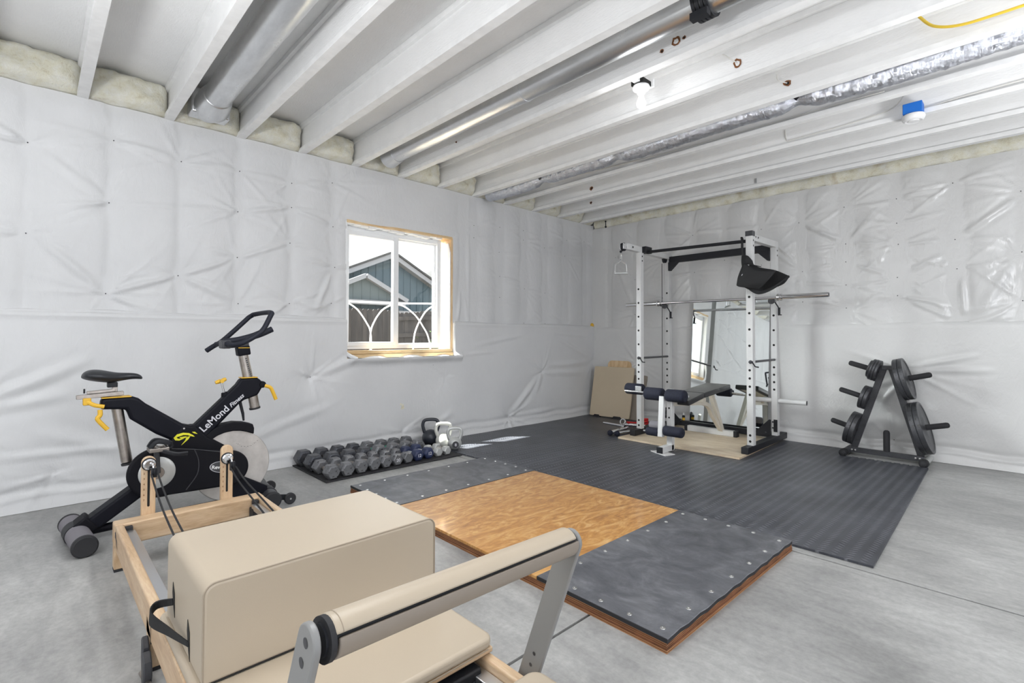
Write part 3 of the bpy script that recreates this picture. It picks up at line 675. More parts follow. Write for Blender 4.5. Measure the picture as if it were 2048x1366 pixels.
# porch gable in front of it
pk2 = (6.72, 2.80)
mb = MB(); mb.prism([(5.0, 2.10), (8.0, 2.10), (8.0, 2.16), pk2, (5.0, 2.02)], (-8.6, 0, 0), (0, 1, 0), (0, 0, 1), (-1, 0, 0), 0, 0.35)
for i in range(9): mb.box(-8.6, -8.59, 5.6 + i * 0.26, 5.62 + i * 0.26, 2.1, max(2.12, pk2[1] - abs(5.6 + i * 0.26 - pk2[0]) * 0.5 - 0.06))
build('porch_gable', mb, 'sage', h, smooth=0)
rake((4.9, 2.0), pk2, 0.12, -8.6, -8.45, 'trim_board', 'trimwhite', h, -0.05); rake(pk2, (8.05, 2.14), 0.12, -8.6, -8.45, 'trim_board', 'trimwhite', h, -0.05)
mb = MB(); mb.box(-8.6, -8.42, 4.6, 7.95, 2.0, 2.12); build('fascia', mb, 'trimwhite', h, smooth=0)
mb = MB(); mb.box(-8.95, -8.6, 6.3, 6.95, 0.9, 1.80); mb.box(-9.0, -8.5, 7.3, 8.6, 1.80, 1.86); build('house_door', mb, 'trimwhite', h, smooth=0)
mb = MB(); mb.ball((-22, 19.6, 2.6), 3.4, 20, 10, (1, 1, 0.9)); o = build('distant_roof', mb, 'shingle', loc=(-22, 19.6, 0)); tag(o, 'pale rounded rooftop behind the teal house', 'roof')
f = thing('board_fence', 'weathered grey board fence parallel to the window, seen through its near pane', 'fence', (-3.4, 3.6, 0.45))
mb = MB(); rf = random.Random(9)
y = 2.6
while y < 4.48:
    w = 0.088; z = 1.575 + rf.uniform(-0.012, 0.008); mb.prism([(0, .45), (w, .45), (w, z - .02), (w - .02, z), (.02, z), (0, z - .02)], (-3.4 + rf.uniform(-.006, .006), y, 0), (0, 1, 0), (0, 0, 1), (-1, 0, 0), 0, 0.018); y += w + 0.006
build('pickets', mb, 'fence', f, smooth=0)
f = thing('board_fence', 'brown board fence with two rails, seen through the far pane', 'fence', (-3.6, 5.0, 0.45))
mb = MB(); y = 4.68; i = 0
while y < 6.4:
    w = 0.085; z = 1.52 + 0.10 * (y - 4.66) + rf.uniform(-0.012, 0.008); mb.prism([(0, .45), (w, .45), (w, z - .02), (w - .02, z), (.02, z), (0, z - .02)], (-3.45 - 0.12 * (y - 4.66) + rf.uniform(-.006, .006), y, 0), (0, 1, 0), (0, 0, 1), (-1, 0, 0), 0, 0.018); y += w + 0.005
build('pickets', mb, 'fence', f, smooth=0)
for z0, z1 in ((1.12, 1.17), (1.42, 1.50)):
    mb = MB(); mb.beam((-3.42, 4.68, z0), (-3.60, 6.4, z1), 0.04, 0.07); build('fence_rail', mb, 'fence', f, smooth=0)
f = thing('fence_post', 'grey fence post standing where the two board fences meet', 'post', (-3.38, 4.62, 0.45))
mb = MB(); mb.box(-3.43, -3.34, 4.58, 4.67, 0.45, 1.60); build('post', mb, 'fence', f, smooth=0)
r = thing('garden_edging', 'white metal fence panel with overlapping arches just outside the window', 'railing', (-0.7, 3.1, 0.45))
mb = MB(); mb.tube([(-0.7, 1.6, 1.475), (-0.7, 2.98, 1.482)], 0.009, 8); mb.tube([(-0.7, 2.98, 1.482), (-0.66, 4.6, 1.54)], 0.009, 8); build('top_bar', mb, 'white', r)
ARCS = ([(2.46, 1.462), (2.57, 1.39), (2.68, 1.245), (2.725, 1.14), (2.735, 0.9), (2.735, 0.45)], [(3.005, 1.47), (2.88, 1.40), (2.785, 1.275), (2.737, 1.14), (2.735, 0.9), (2.735, 0.45)],
        [(3.08, 1.475), (3.19, 1.435), (3.32, 1.34), (3.42, 1.215), (3.49, 1.10), (3.53, 0.9), (3.53, 0.45)], [(3.62, 1.50), (3.49, 1.425), (3.40, 1.315), (3.335, 1.195), (3.305, 1.09), (3.29, 0.9), (3.29, 0.45)])
for q, a_ in enumerate(ARCS):
    mb = MB(); mb.tube(smooth_path([(-0.7 - 0.02 * (q % 2), *p_) for p_ in a_], 6), 0.0085, 8); build('arch', mb, 'white', r)
p = thing('shrub', 'small green plant at the foot of the fence by the far pane', 'plant', (-2.6, 4.9, 0.45))
mb = MB(); rl = random.Random(4)
for i in range(90):
    c = Vector((-2.6 + rl.gauss(0, .12), 4.95 + rl.gauss(0, .20), 0.5 + abs(rl.gauss(0.36, .17)))); a = rl.uniform(0, 6.28); L = rl.uniform(.05, .1)
    d = Vector((math.cos(a), math.sin(a), rl.uniform(-.2, .8))).normalized(); s_ = d.cross(Vector((0, 0, 1))).normalized() * L * .25; up_ = d.cross(s_).normalized() * 0.004
    mb.add([c, c + d * L * .5 + s_, c + d * L, c + d * L * .5 - s_, c + d * L * .5 + up_ * 2], [(0, 1, 4), (1, 2, 4), (2, 3, 4), (3, 0, 4), (3, 2, 1, 0)])
build('foliage', mb, 'leaf', p, smooth=0)
mb = MB()
for i in range(6): mb.tube([(-2.6, 4.95, 0.45), (-2.6 + rl.uniform(-.1, .1), 4.95 + rl.uniform(-.2, .2), 0.95)], 0.006, 6)
build('stem', mb, 'leaf', p)

# --- ducts, lines and fittings overhead ---------------------------------------
t = thing('round_duct', 'round steel duct with a square boot, in the joist bay near the left end', 'duct', (1.0, 0.93, 2.8), 'steel ducts in the ceiling')
mb = MB(); n = 24
mb.tube([(0.42, 0.925, 2.80), (1.55, 0.925, 2.805), (8.0, 0.925, 2.82)], 0.088, 28, cap=False); build('pipe', mb, 'galv', t)
mb = MB(); mb.tube([(0.16, 0.925, 2.80), (0.30, 0.925, 2.775), (0.40, 0.925, 2.795), (0.46, 0.925, 2.80)], [0.10, 0.115, 0.105, 0.092], 28); mb.box(0.13, 0.27, 0.80, 1.05, 2.715, 2.90); build('boot', mb, 'galv', t, bevel=0.012)
t = thing('round_duct', 'long round steel duct hung in the bay beyond the window, with a strap collar', 'duct', (2.0, 2.43, 2.8), 'steel ducts in the ceiling')
mb = MB(); mb.tube([(0.34, 2.43, 2.805), (2.0, 2.43, 2.80), (8.0, 2.43, 2.78)], 0.078, 28, cap=False); build('pipe', mb, 'galv', t)
mb = MB(); mb.tube([(2.0, 2.43, 2.80), (2.028, 2.43, 2.80)], 0.082, 28); build('joint_band', mb, 'alu', t)
mb = MB(); mb.tube([(0.20, 2.43, 2.80), (0.36, 2.43, 2.80)], [0.10, 0.082], 24); build('end_boot', mb, 'galv', t)
mb = MB()
for q in range(4): mb.tube([(3.26 + q * 0.022, 2.43, 2.795), (3.275 + q * 0.022, 2.43, 2.795)], 0.092, 28)
mb.box(3.25, 3.34, 2.36, 2.40, 2.685, 2.72); build('collar', mb, 'black', t)
t = thing('flexible_duct', 'crinkled foil wrapped duct sagging under the joists near the back wall', 'duct', (2.5, 3.78, 2.75))
rc = np.random.default_rng(12); NR, NS = 420, 22
mb = MB(); xs_ = np.linspace(0.10, 6.4, NR); vs = []
wob = [(rc.uniform(12, 75), rc.integers(1, 5), rc.uniform(0, 6.28)) for _ in range(22)]
for x in xs_:
    d = min(abs(x - c) for c in (0.93, 1.85, 3.32, 5.2)); pin = 1 - 0.42 * math.exp(-(d / 0.07) ** 2)
    cy_, cz_ = 3.78 + 0.012 * math.sin(x * 2.1), 2.742 - 0.008 * math.sin(x * 3.7)
    for k in range(NS):
        a = 2 * PI * k / NS
        w_ = sum(abs(math.sin(f_ * x + m_ * a + p_)) ** 0.6 - 0.6 for f_, m_, p_ in wob) / 22 ** 0.5
        r_ = (0.078 + 0.0085 * w_) * pin; vs.append((x, cy_ + r_ * math.cos(a), cz_ + r_ * math.sin(a)))
fs = [(i * NS + k, i * NS + (k + 1) % NS, (i + 1) * NS + (k + 1) % NS, (i + 1) * NS + k) for i in range(NR - 1) for k in range(NS)] + [tuple(range(NS - 1, -1, -1)), tuple((NR - 1) * NS + k for k in range(NS))]
mb.add(vs, fs); build('foil_sleeve', mb, 'foil', t, smooth=14)
for x in (0.93, 1.85, 3.32):
    mb = MB(); mb.tube([(x - .02, 3.78, 2.752), (x + .02, 3.78, 2.752)], 0.047, 18); mb.box(x - .02, x + .02, 3.73, 3.83, 2.79, 2.90); build('hanger_strap', mb, 'black', t)
pth = smooth_path([(4.0, 3.575, 2.90), (4.06, 3.575, 2.82), (4.16, 3.57, 2.775), (4.3, 3.57, 2.765), (4.6, 3.575, 2.77), (5.4, 3.575, 2.79), (8.0, 3.575, 2.8)])
mb = MB(); mb.tube(pth, 0.0075, 10); o = build('gas_line', mb, 'gas', loc=(4.2, 3.57, 2.77)); tag(o, 'yellow flexible tubing curving along a joist at upper right', 'tubing')
def cable(name, pts, r, lab, mat='wire'):
    mb = MB(); mb.tube(smooth_path(pts, 5), r, 8); o = build(name, mb, mat, loc=pts[0]); tag(o, lab, 'cable', 'cables stapled to the joists'); return o
yw = JY[I12 - 2] + FW / 2 - 0.012
cable('cable', [(0.95, JY[I12 - 3] + FW / 2 - .012, 2.80), (1.3, JY[I12 - 3] + FW / 2 - .012, 2.79), (2.2, JY[I12 - 3] + FW / 2 - .012, 2.76), (3.4, JY[I12 - 3] + FW / 2 - .012, 2.755), (3.75, JY[I12 - 3] + FW / 2 - .03, 2.745)], 0.005, 'thin white cable running along a joist to the blue ceiling box')
cable('cable', [(3.92, yw - 0.01, 2.735), (4.1, yw, 2.755), (4.5, yw, 2.765), (5.5, yw, 2.77), (8.0, yw, 2.77)], 0.006, 'white cable leaving the blue ceiling box towards the right')
cable('cable', [(2.98, JY[I12 - 2] + FW / 2 - .012, 2.86), (2.99, JY[I12 - 2] + FW / 2 - .012, 2.775), (3.05, JY[I12 - 2] + FW / 2 - .012, 2.762), (3.5, JY[I12 - 2] + FW / 2 - .012, 2.775), (3.72, JY[I12 - 2] + FW / 2 - .03, 2.80), (3.8, JY[I12 - 2] - .0, 2.90)], 0.005, 'white cable with a square bend, left of the smoke alarm')
cable('cable', [(3.08, JY[I12 - 5] + FW / 2 - .01, 2.89), (3.12, JY[I12 - 5] + FW / 2 - .03, 2.85), (3.17, JY[I12 - 5] + FW / 2 - .008, 2.80)], 0.004, 'short grey cable curling into a torn hole, below the long steel duct')
cable('cable', [(3.24, JY[I12 - 4] + FW / 2 - .01, 2.88), (3.25, JY[I12 - 4] + FW / 2 - .03, 2.83), (3.3, JY[I12 - 4] + FW / 2 - .008, 2.80)], 0.0035, 'short white cable curling into a torn hole, left of the foil duct')
cable('cable', [(4.02, JY[I12 - 3] + FW / 2 - .01, 2.90), (4.03, JY[I12 - 3] + FW / 2 - .03, 2.86), (4.05, JY[I12 - 3] + FW / 2 - .008, 2.835)], 0.004, 'short white cable into a torn hole beside the yellow tubing')
# bare bulb
t = thing('bulb_holder', 'bare light bulb in a white ceiling lampholder', 'light', (2.70, 2.80, 2.69))
bx, by = 2.70, 2.80
mb = MB(); mb.lathe([(0.052, 0.0), (0.056, -0.012), (0.05, -0.022), (0.03, -0.03), (0.024, -0.05), (0.0, -0.05)], (bx, by, 2.705)); build('lampholder', mb, 'white', t)
mb = MB(); mb.box(bx - .045, bx + .045, by - .045, by + .045, 2.706, 2.735); build('junction_box', mb, 'gap', t)
mb = MB(); mb.lathe([(0.0, -0.142), (0.014, -0.140), (0.026, -0.130), (0.031, -0.113), (0.029, -0.098), (0.021, -0.080), (0.016, -0.062), (0.016, -0.048), (0.0, -0.048)], (bx, by, 2.705), seg=24); build('bulb', mb, 'bulb', t, smooth=180)
mb = MB(); mb.box(bx - .06, bx + .06, by + .045, by + .06, 2.70, 2.75); mb.box(bx - .02, bx + .02, JY[I12 - 6] + FW, by - .045, 2.715, 2.735); build('bracket', mb, 'flange', t)
# smoke alarm under a blue box
sx_, sy_ = 3.845, JY[I12 - 2] - 0.052
t = thing('smoke_alarm', 'round white smoke alarm under a blue electrical box', 'smoke alarm', (sx_, sy_, 2.66))
mb = MB(); mb.box(sx_ - .055, sx_ + .055, sy_ - .05, sy_ + .05, 2.69, 2.765); build('blue_box', mb, 'blue', t, bevel=0.004)
mb = MB(); mb.lathe([(0.0, -0.048), (0.03, -0.046), (0.033, -0.041), (0.045, -0.041), (0.050, -0.044), (0.062, -0.036), (0.068, -0.02), (0.069, -0.012), (0.064, -0.010), (0.066, -0.004), (0.062, 0.0), (0.0, 0.0)], (sx_, sy_, 2.688), seg=40); build('alarm_body', mb, 'white', t)
mb = MB(); mb.box(2.365, 2.385, JY[I12] + FW / 2 - .014, JY[I12] + FW / 2 - .0065, 2.75, 2.80)
o = build('nail_plate', mb, 'galv', loc=(2.4, JY[I12], 2.78)); 
tag(o, 'small metal plate nailed to the joist next to the back wall', 'plate')
t = thing('rope_clip', 'short black clip hanging at the top of the back wall near the corner', 'clip', (0.27, 5.80, 2.62))
mb = MB(); mb.ball((0.27, 5.80, 2.645), 0.015, 10, 8); mb.ball((0.275, 5.79, 2.72), 0.012, 10, 8); mb.tube([(0.27, 5.8, 2.645), (0.275, 5.79, 2.72)], 0.006, 8); build('clip', mb, 'black', t)
# ------------------------------------------------------------------ floor coverings
MZ = 0.012
mb = MB(); rm = random.Random(5)
def tabs(p0, p1, n, out):
    """interlocking puzzle edge between p0 and p1, bumping towards out"""
    (x0, y0), (x1, y1) = p0, p1; pts = []
    for i in range(n):
        for t, d in ((0.0, 0), (0.22, 0), (0.14, 1), (0.86, 1), (0.78, 0)):
            s_ = (i + t) / n; pts.append((x0 + (x1 - x0) * s_ + out[0] * d, y0 + (y1 - y0) * s_ + out[1] * d))
    return pts
poly = [(0.04, 2.90), (3.885, 2.90), (3.80, 5.40)]
poly += tabs((3.80, 5.40), (3.25, 5.40), 9, (0, 0.022))
poly += [(3.16, 5.40), (3.16, 5.76)]
poly += [(0.7, 5.76), (0.10, 5.74)] + tabs((0.055, 5.6), (0.045, 3.6), 34, (-0.018, 0))
mb.prism(poly, (0, 0, 0), (1, 0, 0), (0, 1, 0), (0, 0, 1), 0.001, MZ)
o = build('rubber_floor_mat', mb, ['tread'], loc=(1.95, 4.3, 0), smooth=0)
tag(o, 'large black interlocking tread rubber mat covering the far floor', 'floor mat')
# deadlift platform
PX0, PX1, PY0, PY1 = 1.095, 3.545, 1.615, 2.855
t = thing('lifting_platform', 'plywood lifting platform with grey rubber panels at both ends', 'platform', (2.32, 2.23, 0))
PA = -0.012     # a slight turn
def prot(mb):
    c, s_ = math.cos(PA), math.sin(PA)
    mb.v = [(2.32 + (x - 2.32) * c - (y - 2.23) * s_, 2.23 + (x - 2.32) * s_ + (y - 2.23) * c, z) for x, y, z in mb.v]; return mb
mb = MB()
for q in range(10):
    z0 = 0.0034 * q; e_ = 0.0 if q < 5 else 0.002
    mb.box(PX0 + e_ + .0012 * (q % 2), PX1 - e_ - .0012 * (q % 2), PY0 + e_ + .0012 * (q % 2), PY1 - e_ - .0012 * (q % 2), z0, z0 + 0.00335, 1 if q in (1, 3, 4, 6, 8) else 0)
build('plywood_base', prot(mb), ['plyedge', 'plydark'], t, smooth=0)
mb = MB(); mb.box(1.69, 2.915, PY0 + .002, PY1 - .002, 0.0345, 0.0485); build('plywood_panel', prot(mb), 'plytop', t, bevel=0.002)
def rubber(x0, x1, lab):
    mb = MB(); n = 26; pts = []
    for i in range(n): pts.append((x0 + .004 * math.sin(i * 1.7) * (0 if x0 > 2 else 1), PY0 + (PY1 - PY0) * i / (n - 1)))
    for i in range(n): pts.append((x1 + .0028 * math.sin(i * 2.1) * (1 if x0 > 2 else 0), PY1 - (PY1 - PY0) * i / (n - 1)))
    mb.prism(pts, (0, 0, 0), (1, 0, 0), (0, 1, 0), (0, 0, 1), 0.0345, 0.052, 0, 1)
    p = build('rubber_panel', prot(mb), ['scuffrub', 'blackrub'], t, bevel=0.002, seg=1, smooth=30); p['label'] = lab
    sc = []
    for i in range(7):
        y = PY0 + 0.05 + (PY1 - PY0 - 0.10) * i / 6; sc += [(x0 + 0.05, y), (x1 - 0.045, y)]
    for i in range(1, 4):
        x = x0 + 0.05 + (x1 - x0 - 0.095) * i / 4; sc += [(x, PY0 + 0.04), (x, PY1 - 0.04)]
    for x, y in sc:
        mb = MB(); mb.lathe([(0.0105, 0.0), (0.0095, 0.0018), (0.0035, 0.0022), (0.003, 0.0008), (0.0, 0.0008)], (x, y, 0.052), seg=14)
        build('screw', prot(mb), 'screw', p)
rubber(PX0, 1.688, 'grey rubber panel at the far left end'); rubber(2.917, PX1, 'scuffed grey rubber panel at the near right end')
# plywood sheet under the rack
mb = MB(); mb.prism([(1.33, 4.535), (2.605, 4.535), (2.565, 5.80), (1.32, 5.80)], (0, 0, 0), (1, 0, 0), (0, 1, 0), (0, 0, 1), MZ + 0.001, 0.031)
o = build('plywood_sheet', mb, 'plypale', loc=(1.96, 5.15, MZ), bevel=0.0015, seg=1, smooth=0); tag(o, 'pale plywood sheet on the rubber mat under the power rack', 'plywood')
PZ = 0.0315

# ------------------------------------------------------------------ power rack
RFx, LFx, RBx, LBx, YF, YBk = 2.585, 1.402, 2.570, 1.372, 4.86, 5.53
t = thing('power_rack', 'white and black power rack standing on pale plywood', 'power rack', (1.98, 5.2, PZ))
HOLES = [0.562 + 0.076 * k for k in range(4)] + [0.866 + 0.152 * k for k in range(6)]
def post(x, y, z0, z1, holes, nm='upright'):
    mb = MB(); mb.box(x - .03, x + .03, y - .03, y + .03, z0, z1)
    p = build(nm, mb, 'rackwhite', t, bevel=0.004)
    mb = MB()
    for z in holes: mb.disc((x, y - .0308, z), (0, -1, 0), 0.0115, 16)
    if holes: build('hole', mb, 'gap', p, fix=False, smooth=0)
    return p
post(RFx, YF, PZ + .06, 2.075, HOLES + [0.13, 0.186]); post(LFx, YF, PZ + .06, 2.036, HOLES + [0.13, 0.186])
post(RBx, YBk, PZ + .06, 2.03, HOLES); post(LBx, YBk, PZ + .06, 2.03, HOLES)
for x0, x1 in ((RFx, RBx), (LFx, LBx)):
    mb = MB(); mb.beam((x0, 4.70, PZ + .031), (x1 - .005, 5.79, PZ + .031), 0.066, 0.062); build('foot_bar', mb, 'black', t, bevel=0.005)
for side, xx in (('l', LBx), ('r', RBx)):
    s_ = 1 if side == 'l' else -1
    mb = MB(); mb.prism([(0, 0), (s_ * .14, 0), (s_ * .14, .045), (s_ * .02, .165), (0, .165)], (xx + s_ * .03, YBk - .034, PZ + .055), (1, 0, 0), (0, 0, 1), (0, 1, 0), -0.006, 0.0); build('gusset', mb, 'black', t, bevel=0.002)
    mb = MB(); mb.prism([(-s_ * .03, 0), (s_ * .005, 0), (s_ * .005, .125), (-s_ * .03, .125)], (xx, YBk - .034, PZ + .10), (1, 0, 0), (0, 0, 1), (0, 1, 0), -0.005, 0.0); build('gusset_plate', mb, 'black', t)
    mb = MB()
    for a, b in ((-.012, .14), (-.012, .20), (s_ * .08, .085)): mb.lathe([(0.0, .005), (.008, .004), (.009, 0)], (xx + a, YBk - .042, PZ + b), (0, -1, 0), 12)
    build('bolt', mb, 'charcoal', t)
mb = MB(); mb.box(LBx + .03, RBx - .03, YBk - .03, YBk + .03, PZ + .035, PZ + .09); build('lower_crossmember', mb, 'black', t, bevel=0.004)
# top arms
mb = MB(); mb.beam((LFx + .01, 4.555, 2.066), (LBx + .005, YBk + .03, 2.058), 0.06, 0.062); la = build('top_arm', mb, 'rackwhite', t, bevel=0.004)
mb = MB(); mb.beam((RFx + .0, YF + .03, 2.036), (RBx + .0, YBk + .03, 2.055), 0.06, 0.062); build('top_arm', mb, 'rackwhite', t, bevel=0.004)
mb = MB(); mb.box(RFx - .033, RFx + .033, YF - .033, YF + .033, 2.045, 2.094); build('post_cap', mb, 'charcoal', t, bevel=0.003)
mb = MB()
for z in (2.005, 1.955): mb.disc((RFx + .0308, YF + 0.0, z), (1, 0, 0), 0.010)
for y in (4.92, 4.98): mb.disc((RFx + .0312, y, 2.045), (1, 0, 0), 0.010)
for z in (1.99, 1.94): mb.disc((RBx + .0308, YBk, z), (1, 0, 0), 0.010); mb.disc((LFx + .0308, YF, z), (1, 0, 0), 0.010)
mb.disc((LFx + .042, 4.66, 2.066), (1, 0, 0), 0.011)
build('bolt_hole', mb, 'gap', t, fix=False, smooth=0)
mb = MB(); mb.box(LBx + .03, RBx - .03, YBk - .04, YBk + .02, 1.985, 2.058); build('top_crossmember', mb, 'black', t, bevel=0.004)
for xx, s_ in ((LBx + .03, 1), (RBx - .03, -1)):
    mb = MB(); mb.prism([(0, 0), (0, -.10), (s_ * .02, -.10), (s_ * .125, 0)], (xx, YBk - .03, 1.99), (1, 0, 0), (0, 0, 1), (0, 1, 0), -.025, 0.025); build('top_gusset', mb, 'black', t, bevel=0.003)
mb = MB(); mb.tube([(LFx + .02, YF + .06, 2.042), (RFx - .02, YF + .03, 2.010)], 0.0165, 16); build('pull_up_bar', mb, 'black', t)
mb = MB(); mb.box(LFx + .028, LFx + .075, YF + .0, YF + .13, 2.028, 2.098); build('bar_bracket', mb, 'black', t, bevel=0.003)
# pulleys on the left arm
mb = MB(); mb.lathe([(0.0, -.012), (.042, -.012), (.045, -.009), (.036, 0), (.045, .009), (.042, .012), (0.0, .012)], (LFx + .01, 4.525, 2.055), (1, 0, 0), 24); build('pulley_wheel', mb, 'black', t)
mb = MB(); mb.box(LFx - .012, LFx - .006, 4.49, 4.60, 2.03, 2.09); mb.box(LFx + .026, LFx + .032, 4.49, 4.60, 2.03, 2.09); mb.box(LFx - .012, LFx + .032, 4.545, 4.553, 2.045, 2.062); build('pulley_bracket', mb, 'chrome', t, bevel=0.001)
mb = MB(); mb.lathe([(0.0, -.012), (.04, -.012), (.04, .012), (0.0, .012)], (LBx + .01, 5.43, 2.02), (1, 0, 0), 24); build('pulley_wheel', mb, 'black', t)
mb = MB(); mb.tube([(LBx - .035, 5.45, 1.98), (LBx - .035, 5.45, 0.6), (LBx - .035, 5.45, 0.12)], 0.0035, 8); build('pulley_cable', mb, 'black', t)
# spotter arms and hooks
for xf, xb in ((LFx, LBx), (RFx, RBx)):
    mb = MB(); mb.tube([(xf + .02, YF - .055, .868), (xb + .0, YBk + .06, .868)], 0.0115, 14); mb.ball((xf + .018, YF - .058, .868), 0.017, 12, 8); p = build('safety_bar', mb, 'charcoal', t)
    mb = MB(); mb.tube([(xf + .03, YF - .05, .868), (xf + .055, YF - .045, .826), (xf + .085, YF - .04, .822)], 0.006, 8); build('locking_pin', mb, 'black', t)
for x in (LBx, RBx):
    mb = MB(); mb.lathe([(0.0, .018), (.030, .016), (.032, .010), (.032, 0), (0.0, 0)], (x + .0, YBk - .085, 1.468), (0, -1, 0), 24); mb.cyl((x, YBk - .085, 1.468), (x, YBk, 1.468), 0.012); h = build('j_hook', mb, 'charcoal', t)
    mb = MB(); mb.tube([(x + .03, YBk - .08, 1.455), (x + .055, YBk - .07, 1.41), (x + .06, YBk - .06, 1.39)], 0.006, 8); mb.box(x + .05, x + .072, YBk - .06, YBk - .05, 1.33, 1.40); mb.box(x + .05, x + .085, YBk - .06, YBk - .05, 1.32, 1.33); build('hook_latch', mb, 'black', h)
mb = MB(); mb.tube([(2.34, YBk - .0, .447), (2.86, YBk - .0, .447)], 0.024, 20); mb.disc((2.8605, YBk, .447), (1, 0, 0), .024, 20, 1); build('storage_peg', mb, ['rackwhite', 'black'], t)
# barbell
t = thing('barbell', 'long chrome barbell resting across the power rack', 'barbell', (1.97, 5.42, 1.497))
by, bz = 5.425, 1.501
mb = MB(); mb.tube([(1.31, by, bz + .002), (2.68, by, bz - .004)], 0.0145, 16); build('shaft', mb, 'chrome', t)
for a, b, c in ((0.855, 1.29, 1), (2.68, 3.085, -1)):
    mb = MB(); mb.tube([(a, by, bz), (b, by, bz)], 0.0255, 22); mb.disc(((a - .0005) if c > 0 else (b + .0005), by, bz), (-c, 0, 0), .02, 18, 1); build('sleeve', mb, ['chrome', 'charcoal'], t, fix=False)
    e = b if c > 0 else a
    mb = MB(); mb.lathe([(0.0, 0), (.036, 0), (.038, .004), (.038, .016), (.030, .018), (.030, .03), (.037, .032), (.037, .046), (0.0, .046)], (e - (.046 if c < 0 else 0), by, bz), (1, 0, 0), 24); build('collar', mb, 'chrome', t)
# cable handle
t = thing('pulley_stirrup', 'chrome stirrup handle hanging from the rack pulley', 'handle', (1.41, 4.47, 2.0))
hx, hy = LFx + .01, 4.478
mb = MB(); mb.ball((hx, hy, 2.00), 0.014, 10, 8); build('cable_ball', mb, 'black', t)
mb = MB(); mb.tube([(hx, hy, 1.985), (hx + .0, hy + .012, 1.965), (hx, hy + .012, 1.92), (hx, hy, 1.905), (hx, hy - .012, 1.92), (hx, hy - .012, 1.965)], 0.0035, 8, closed=True); build('carabiner', mb, 'chrome', t)
dh = Vector((0.75, 0.66, 0))
def hp(a, z): return (hx + dh.x * a, hy + dh.y * a, z)
mb = MB(); mb.tube([hp(0, 1.905), hp(-.02, 1.885), hp(-.05, 1.87), hp(-.058, 1.85), hp(-.062, 1.775)], 0.005, 8); mb.tube([hp(0, 1.905), hp(.02, 1.885), hp(.05, 1.87), hp(.058, 1.85), hp(.062, 1.775)], 0.005, 8); build('stirrup', mb, 'chrome', t)
mb = MB(); mb.tube([hp(-.07, 1.772), hp(.07, 1.772)], 0.012, 16); build('grip', mb, 'silver', t)
# ab sling
t = thing('ab_sling', 'black padded ab sling hung over the front right rack post', 'strap', (2.6, 4.76, 1.9))
mb = MB(); mb.tube(smooth_path([(2.50, YF + .045, 2.035), (2.515, YF - .02, 2.045), (2.53, YF - .05, 1.99), (2.535, YF - .06, 1.90), (2.555, YF - .07, 1.84)]), 0.009, 8, flat=0.4); mb.tube(smooth_path([(2.50, YF + .045, 2.035), (2.50, YF + .05, 1.98), (2.52, YF + .0, 1.9), (2.60, YF - .07, 1.83)]), 0.009, 8, flat=0.4); build('hanging_loop', mb, 'strap', t)
def sheetpatch(rows, nm, mat, par, th=0.006):
    """rows: list of equal-length point rows; makes a thick smooth patch"""
    R = [smooth_path(r, 6) for r in rows]; mcol = len(R[0]); RR = []
    for j in range(mcol):
        RR.append(smooth_path([r[j] for r in R], 5))
    mb = MB(); n = len(RR[0]); vs = [p for r in RR for p in r]
    mb.add(vs, [(a * n + b, a * n + b + 1, (a + 1) * n + b + 1, (a + 1) * n + b) for a in range(mcol - 1) for b in range(n - 1)])
    o = build(nm, mb, mat, par, smooth=180); s_ = o.modifiers.new('thick', 'SOLIDIFY'); s_.thickness = th; s_.offset = 0; return o
yy = YF - .10
sheetpatch([[(2.54, yy + .02, 1.86), (2.60, yy, 1.85), (2.635, yy + .02, 1.80)], [(2.545, yy, 1.80), (2.59, yy - .02, 1.79), (2.66, yy, 1.755)], [(2.555, yy - .01, 1.74), (2.62, yy - .04, 1.765), (2.72, yy + .0, 1.735)]], 'neck_strap', 'strap', t)
sheetpatch([[(2.555, yy - .01, 1.745), (2.60, yy - .055, 1.77), (2.70, yy - .05, 1.70), (2.85, yy - .02, 1.685)], [(2.53, yy - .03, 1.66), (2.575, yy - .085, 1.66), (2.67, yy - .09, 1.60), (2.79, yy - .05, 1.60)], [(2.515, yy - .03, 1.58), (2.56, yy - .075, 1.56), (2.64, yy - .07, 1.545), (2.71, yy - .04, 1.53)]], 'front_pad', 'strap', t, 0.012)
sheetpatch([[(2.60, yy + .04, 1.775), (2.70, yy + .07, 1.735), (2.82, yy + .06, 1.70), (2.945, yy + .02, 1.635)], [(2.58, yy + .03, 1.66), (2.68, yy + .07, 1.62), (2.80, yy + .05, 1.585), (2.90, yy + .015, 1.572)], [(2.57, yy + .0, 1.56), (2.64, yy + .02, 1.52), (2.70, yy + .02, 1.505), (2.80, yy + .01, 1.535)]], 'back_pad', 'strap', t, 0.012)
sheetpatch([[(2.66, yy - .03, 1.545), (2.73, yy - .0, 1.515), (2.84, yy + .0, 1.56), (2.945, yy + .015, 1.638)], [(2.63, yy - .04, 1.525), (2.70, yy - .02, 1.488), (2.82, yy - .01, 1.525), (2.95, yy + .01, 1.625)]], 'pad_rim', 'strap', t, 0.012)
mb = MB(); mb.tube([(2.553, yy - .068, 1.612), (2.585, yy - .092, 1.665), (2.612, yy - .075, 1.70)], 0.004, 6); build('zip', mb, 'letter', t)

